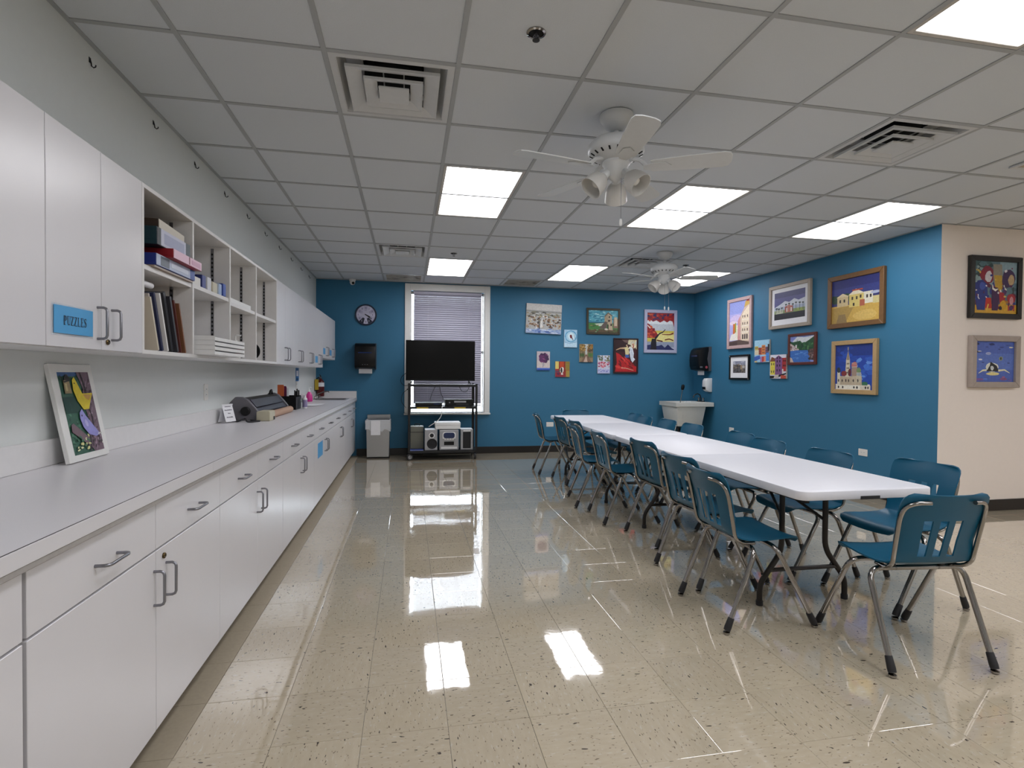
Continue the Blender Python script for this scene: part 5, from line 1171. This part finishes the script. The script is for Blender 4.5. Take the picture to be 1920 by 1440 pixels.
# --- right wall
P10 = [('#a9a6d8', rc(0, 0, 1, 1)), ('#8f98d4', rc(0, .72, 1, 1)), ('#c4b4d8', blob(.35, .62, .3, .08, 12)), ('#d8c8d8', blob(.2, .52, .2, .05, 10)), ('#c9b0a0', [(.52, 0), (.52, .62), (.62, .74), (.74, .84), (1, .98), (1, 0)]), ('#e0d0b8', [(.6, .1), (.6, .66), (.7, .74), (.98, .90), (.98, .1)]), ('#c4a04c', [(.72, .84), (.78, .98), (.98, .99), (.98, .9)]), ('#a03030', [(.82, .97), (.98, .96), (.98, 1), (.84, 1)]),
       ('#c88c8c', [(.42, .1), (.42, .56), (.52, .66), (.54, .1)]), ('#d8d8c0', rc(.30, .12, .42, .46)), ('#8fa04a', rc(.28, .3, .34, .52)), ('#c86a30', rc(.18, .2, .28, .50)), ('#e0dcd4', [(.0, .12), (.1, .26), (.3, .28), (.42, .12)]), ('#5c4c48', [(0, .02), (0, .10), (.5, .12), (1, .06), (1, 0), (0, 0)]), ('#4a3c3c', rc(0, 0, .4, .08))]
P10 += [('#5f5048', blob(x, y, .025, .035, 8)) for x in (.66, .76, .88) for y in (.34, .48, .64)]+[('#2c2426', rc(x, .13, x+.06, .24)) for x in (.64, .74, .84)]+[('#e8e2d8', rc(.6, y, .98, y+.012)) for y in (.28, .42, .56)]
picture('tall painting of a sloping street of pastel houses in a pink frame', 'right', 7.665, 7.055, 1.72, 2.49, P10, (.05, .035, 'frame_pink'))
P11 = [('#4a4a84', rc(0, 0, 1, 1)), ('#34346c', rc(0, .8, 1, 1)), ('#c9cdd8', [(0, .46), (.2, .56), (.36, .66), (.5, .60), (.66, .70), (.8, .62), (1, .68), (1, .4), (0, .36)]), ('#a9b4c8', rc(0, .3, 1, .46)), ('#7d9060', rc(0, .2, 1, .34)), ('#b9bca4', rc(.05, .22, .3, .36)), ('#a84c44', rc(.36, .24, .62, .46)), ('#c47c6c', rc(.44, .26, .54, .5)), ('#141420', rc(0, 0, 1, .22)), ('#e0dcd4', rc(.40, .26, .44, .40)), ('#e0dcd4', rc(.55, .26, .59, .40)), ('#90a050', rc(.68, .22, .95, .34))]
for x, y in ((.08, .42), (.16, .4), (.26, .42), (.4, .52), (.5, .54), (.62, .5), (.72, .54), (.84, .52), (.94, .5)): P11 += [('#2c3440', line([(x, .26), (x, y)], .012)), ('#2c3a34', blob(x, y, .04, .03, 7))]
picture('painting of a pink house and palms in a wide white mount and greyish wood frame', 'right', 6.665, 5.885, 1.945, 2.53, P11, (.045, .04, 'frame_greywood'), (.055, .075))
# a plain countryside scene with blue sky, ochre ground and pale blocks of houses
P12 = [('#262a68', rc(0, 0, 1, 1)), ('#303878', rc(0, .6, 1, .8)), ('#1f3a24', blob(.08, .56, .12, .10, 12, 2)), ('#22402a', blob(.32, .58, .14, .09, 12, 3)), ('#c4a04a', rc(0, 0, 1, .40)), ('#a98a44', [(0, .36), (.5, .38), (.3, 0), (0, 0)]), ('#8c7448', [(.1, 0), (.34, 0), (.30, .2), (.16, .2)]), ('#d0b060', blob(.72, .14, .24, .12, 12, 4)),
       ('#c9b488', rc(.12, .38, .36, .60)), ('#d8c8a0', [(.1, .60), (.38, .60), (.24, .68)]), ('#d4c070', rc(.38, .34, .68, .62)), ('#e0d6b8', [(.36, .62), (.70, .62), (.52, .74)]), ('#d8d4c0', rc(.68, .38, .86, .64)), ('#c8bc84', rc(.86, .36, 1, .52)), ('#a8422c', rc(.44, .70, .66, .73)), ('#a8b0c8', blob(.9, .60, .09, .035, 10)), ('#a85a40', rc(.60, .34, .70, .48))]
P12 += [('#3a3028', rc(x, y, x+.035, y+.07)) for x, y in ((.17, .47), (.26, .47), (.43, .5), (.52, .5), (.6, .52), (.73, .5), (.8, .5), (.46, .36))]
picture('painting of pale houses on ochre ground under a deep blue sky in a gold-brown frame', 'right', 5.60, 4.825, 1.865, 2.475, P12, (.055, .04, 'frame_gold'))
P13 = [('#5f5c60', rc(0, 0, 1, 1)), ('#8c90a4', rc(0, .66, 1, 1))]+dabs(40, .03, .03, .97, .7, .09, .06, ['#4a443e', '#6f6458', '#3a3634', '#857a6a', '#524a44'], 131)+dabs(14, .05, .7, .95, .97, .1, .04, ['#a4a8b8', '#7c8094', '#c0c2cc'], 132)+[('#a48c70', rc(.62, .3, .72, .66)), ('#b9b4ae', rc(.74, .4, .94, .62)), ('#2a2626', line([(.35, .1), (.38, .7)], .04))]
picture('small dark town picture with white mount in a black frame', 'right', 7.605, 7.105, 1.245, 1.625, P13, (.03, .03, 'frame_black'), (.065, .075))
P14 = [('#9cc8e0', rc(0, 0, 1, 1))]+houses(.02, .98, .34, .80, 4, ['#c9b860', '#b4503c', '#d08048', '#7c5c74'], 141)+[('#d8ccb0', rc(.02, .34, .30, .56)), ('#3f5fae', [(0, .04), (.0, .26), (.38, .32), (.42, .16)]), ('#9a80b4', rc(.4, .0, .6, .26)), ('#b8443c', rc(.52, .02, .66, .26)), ('#d88c70', rc(.66, .02, .78, .28)), ('#4a84d0', rc(.80, .05, 1, .42)), ('#c8b880', rc(.02, .0, .2, .07)), ('#201c1c', rc(.9, .5, 1, .8))]
picture('small unframed painting of waterfront houses with a blue boat', 'right', 6.985, 6.66, 1.50, 1.815, P14, depth=.022)
P15 = [('#d4d4e0', rc(0, 0, 1, 1)), ('#7c4a34', [(0, .72), (.34, .70), (.34, .84), (.1, .92)]), ('#d4c64c', rc(.02, .16, .34, .72)), ('#7c5484', [(.32, .16), (.32, .86), (.54, .97), (.76, .86), (.76, .16)]), ('#a83030', rc(.76, .3, 1, .86)), ('#d8d0c8', rc(.76, .16, .84, .40)), ('#201a1c', [(0, .0), (0, .12), (.35, .12), (.6, .16), (1, .24), (1, .18), (.5, .04)]), ('#c4bcb0', [(.25, .02), (.3, .14), (.55, .18), (.55, .06)]), ('#b8503c', rc(.68, .0, 1, .14))]
P15 += [('#2f2434', rc(x, y, x+.07, y+.09)) for x in (.42, .58) for y in (.3, .5, .68, .82)]+[('#44483a', rc(x, y, x+.05, y+.1)) for x in (.08, .22) for y in (.24, .56)]+[('#4a1a1e', rc(x, y, x+.06, y+.08)) for x in (.82, .91) for y in (.5, .7)]
picture('small unframed painting of yellow and purple houses beside a canal', 'right', 6.64, 6.315, 1.27, 1.595, P15, depth=.022)
P16 = [('#8c98d4', rc(0, 0, 1, 1)), ('#d4d8dc', [(.1, .8), (.3, .98), (.6, .94), (.98, .98), (.98, .6), (.5, .66)]), ('#7c84c8', blob(.1, .92, .12, .06, 10)), ('#1f4a2a', [(0, .82), (.12, .78), (.26, .80), (.42, .82), (.54, .70), (.70, .78), (.98, .95), (.98, .4), (0, .44)])]+dabs(24, .2, .5, .96, .78, .07, .05, ['#2a5c34', '#18402a', '#35683a', '#4a7a44'], 161)
P16 += [('#c4b4b0', [(0, .74), (.14, .66), (.26, .56), (.38, .50), (.36, .44), (0, .44)])]+dabs(16, .02, .46, .3, .66, .04, .03, ['#d8d4d8', '#8c6a64', '#e8e4e4', '#7a5a58'], 162)+[('#3a6cb8', [(0, .44), (.30, .46), (.74, .44), (.86, .0), (.0, 0)])]+dabs(14, .1, .05, .7, .4, .1, .015, ['#5a8cd0', '#2f5ca8', '#6fa0dc'], 163)+[('#c9b4a8', [(0, 0), (0, .2), (.08, .16), (.16, 0)]), ('#4a3a38', [(.74, .46), (.98, .5), (.98, .06), (.84, .08), (.78, .3)])]+dabs(14, .78, .1, .97, .46, .05, .04, ['#6a504c', '#2c2a2e', '#8c7470'], 164)+[('#3a5a40', line([(.30, .50), (.30, .86)], .02))]
picture('painting of a blue harbour below green hills in a reddish wood frame', 'right', 6.285, 5.785, 1.45, 1.855, P16, (.035, .03, 'frame_mahogany'))
P17 = [('#1c3f9c', rc(0, 0, 1, 1)), ('#16307c', rc(0, .75, 1, 1))]+dabs(30, .5, .2, .97, .7, .09, .05, ['#3a68c0', '#2a54b0', '#5c88d0', '#20459c'], 171)+dabs(16, .03, .4, .4, .95, .09, .06, ['#234aa8', '#183a90'], 172)
P17 += [('#e0dccf', rc(.02, .0, .92, .12)), ('#b4a48c', rc(.06, .10, .72, .30)), ('#c9bfa8', [(.28, .28), (.30, .66), (.34, .84), (.36, .84), (.40, .66), (.42, .28)]), ('#8c7c68', [(.31, .66), (.35, .90), (.39, .66)]), ('#d8c880', line([(.35, .88), (.35, .95)], .015)), ('#cfc8b4', rc(.06, .10, .14, .40)), ('#2a3438', blob(.10, .44, .05, .06, 10)), ('#7c2c2c', blob(.25, .36, .075, .06, 12)), ('#5f2228', blob(.40, .38, .045, .09, 10)), ('#a8403c', blob(.52, .54, .08, .07, 12)), ('#9a8474', rc(.45, .28, .60, .50)), ('#6f8a5c', blob(.64, .42, .06, .07, 12)), ('#bdb49c', rc(.58, .16, .70, .38)), ('#9aa4a8', blob(.64, .34, .07, .04, 10)), ('#b9ac94', rc(.46, .14, .58, .30)), ('#35684a', blob(.80, .13, .08, .05, 10)), ('#d0c8b8', rc(.68, .0, .94, .10))]
P17 += [('#2c2624', blob(x, .05, .022, .03, 8)) for x in (.10, .22, .52, .60, .82, .88)]+[('#3f3630', blob(x, .2, .018, .035, 8)) for x in (.10, .2, .3, .38, .5, .62)]+[('#4c4034', rc(x, y, x+.025, y+.035)) for x in (.32, .36) for y in (.36, .46, .56)]+[('#d4cdb8', rc(.45, y, .6, y+.012)) for y in (.5, .54, .58)]
picture('painting of a domed cathedral on a vivid blue sky in a pale wood frame', 'right', 5.525, 4.90, 1.105, 1.715, P17, (.05, .04, 'frame_pale'))
# --- cream wall
P18 = [('#5a7480', rc(0, 0, 1, 1)), ('#86a0ac', rc(.6, .6, 1, 1)), ('#d0a030', rc(0, 0, 1, .18))]+dabs(30, .02, .6, .4, .98, .08, .05, ['#3a5a5c', '#50707a', '#2a4448', '#8aa0a4'], 181)
P18 += dabs(26, .02, .1, .98, .6, .07, .05, ['#4a2a5c', '#8c2430', '#2c3a84', '#a8742c', '#5c1c3c', '#3a5460'], 182)+[('#7c1c34', blob(.30, .74, .17, .17, 14, 3, .1)), ('#c9c4c8', blob(.34, .72, .09, .11, 10, 4, .2)), ('#8c1c2c', blob(.2, .74, .05, .08, 8)), ('#3a2450', blob(.80, .68, .16, .17, 14, 5, .1)), ('#b49a74', blob(.86, .66, .07, .11, 10, 6, .15)), ('#8a8478', [(.44, .95), (.64, .95), (.66, .70), (.62, .52), (.48, .52), (.44, .70)]), ('#b8932c', [(.46, .74), (.64, .74), (.66, .5), (.60, .38), (.50, .48)]), ('#3c1848', [(.40, .52), (.56, .50), (.60, .34), (.56, .06), (.42, .06), (.42, .3)]), ('#a01c28', [(.58, .44), (.70, .40), (.74, .22), (.60, .2)]),
        ('#e6e2d8', line([(.43, .56), (.44, .48), (.50, .45), (.56, .48)], [.01, .04, .045, .015])), ('#e6e2d8', line([(.70, .56), (.70, .50), (.76, .46)], [.01, .035, .02])), ('#22307c', [(.02, .5), (.08, .62), (.2, .64), (.30, .56), (.32, .38), (.26, .06), (.08, .06), (.03, .3)]), ('#3a50a4', blob(.2, .52, .07, .08, 10)), ('#e0e0e6', line([(.10, .36), (.10, .30), (.13, .27)], .02)), ('#e0e0e6', line([(.27, .32), (.33, .29)], .02)), ('#b4281c', [(.28, .3), (.40, .3), (.42, .1), (.26, .1)]), ('#9a2430', blob(.88, .30, .10, .10, 10)), ('#c48a90', blob(.88, .26, .05, .08, 8)), ('#a83038', rc(.80, .06, .83, .22)), ('#a83038', rc(.92, .06, .95, .22)), ('#c89a20', blob(.68, .16, .08, .1, 10)), ('#201c20', blob(.62, .11, .045, .04, 8)), ('#e0b84a', line([(.30, .06), (.34, .18)], .03)), ('#2a3838', rc(.9, .4, .93, .52))]+dabs(22, .05, .12, .95, .9, .03, .025, ['#d0b050', '#7c1c34', '#d8d4d8', '#22307c', '#54204c'], 183)
picture('colourful painting of elephants in a black frame on the cream wall', 'side', 5.255, 5.865, 1.87, 2.47, P18, (.05, .04, 'frame_black'))
P19 = [('#4a62b0', rc(0, 0, 1, 1)), ('#5670ba', rc(0, .3, 1, .7)), ('#d8d8cc', blob(.44, .36, .16, .12, 12, 2, .06)), ('#14161c', [(.30, .26), (.38, .40), (.40, .50), (.46, .46), (.56, .40), (.62, .26)]), ('#c8ccd0', blob(.44, .34, .045, .06, 10)), ('#d8cc8c', blob(.46, .20, .17, .04, 14, 3, .05)), ('#dcd8b4', line([(.30, .29), (.20, .28), (.10, .21)], [.05, .04, .01])), ('#dcd8b4', line([(.60, .28), (.76, .30), (.90, .22)], [.05, .04, .01]))]
for x, y, c_, r1, r2 in ((.06, .94, '#1c2c58', .05, .03), (.42, .93, '#1e2e68', .07, .03), (.30, .86, '#2c3c7c', .04, .012), (.68, .86, '#2a3a78', .06, .012), (.62, .81, '#24346c', .04, .01), (.85, .91, '#38508c', .07, .012), (.92, .86, '#d4d0b8', .06, .015), (.08, .74, '#141c30', .07, .02), (.12, .755, '#e0e0e0', .05, .01), (.34, .70, '#9aa4cc', .07, .035), (.66, .58, '#8a9060', .05, .05), (.66, .58, '#2c3048', .02, .035), (.14, .55, '#d8dce6', .05, .02), (.2, .48, '#2c3c78', .04, .012), (.86, .47, '#2a3a74', .04, .012), (.12, .06, '#7c5a9c', .12, .03), (.74, .07, '#84507c', .10, .035), (.9, .04, '#6a5aa4', .06, .02), (.28, .07, '#5a7ac8', .06, .02), (.74, .12, '#b05a70', .04, .015)): P19.append((c_, blob(x, y, r1, r2, 9)))
picture('painting of a black and white whale among fish in a driftwood frame', 'side', 5.275, 5.85, 1.205, 1.705, P19, (.055, .05, 'frame_driftwood'))
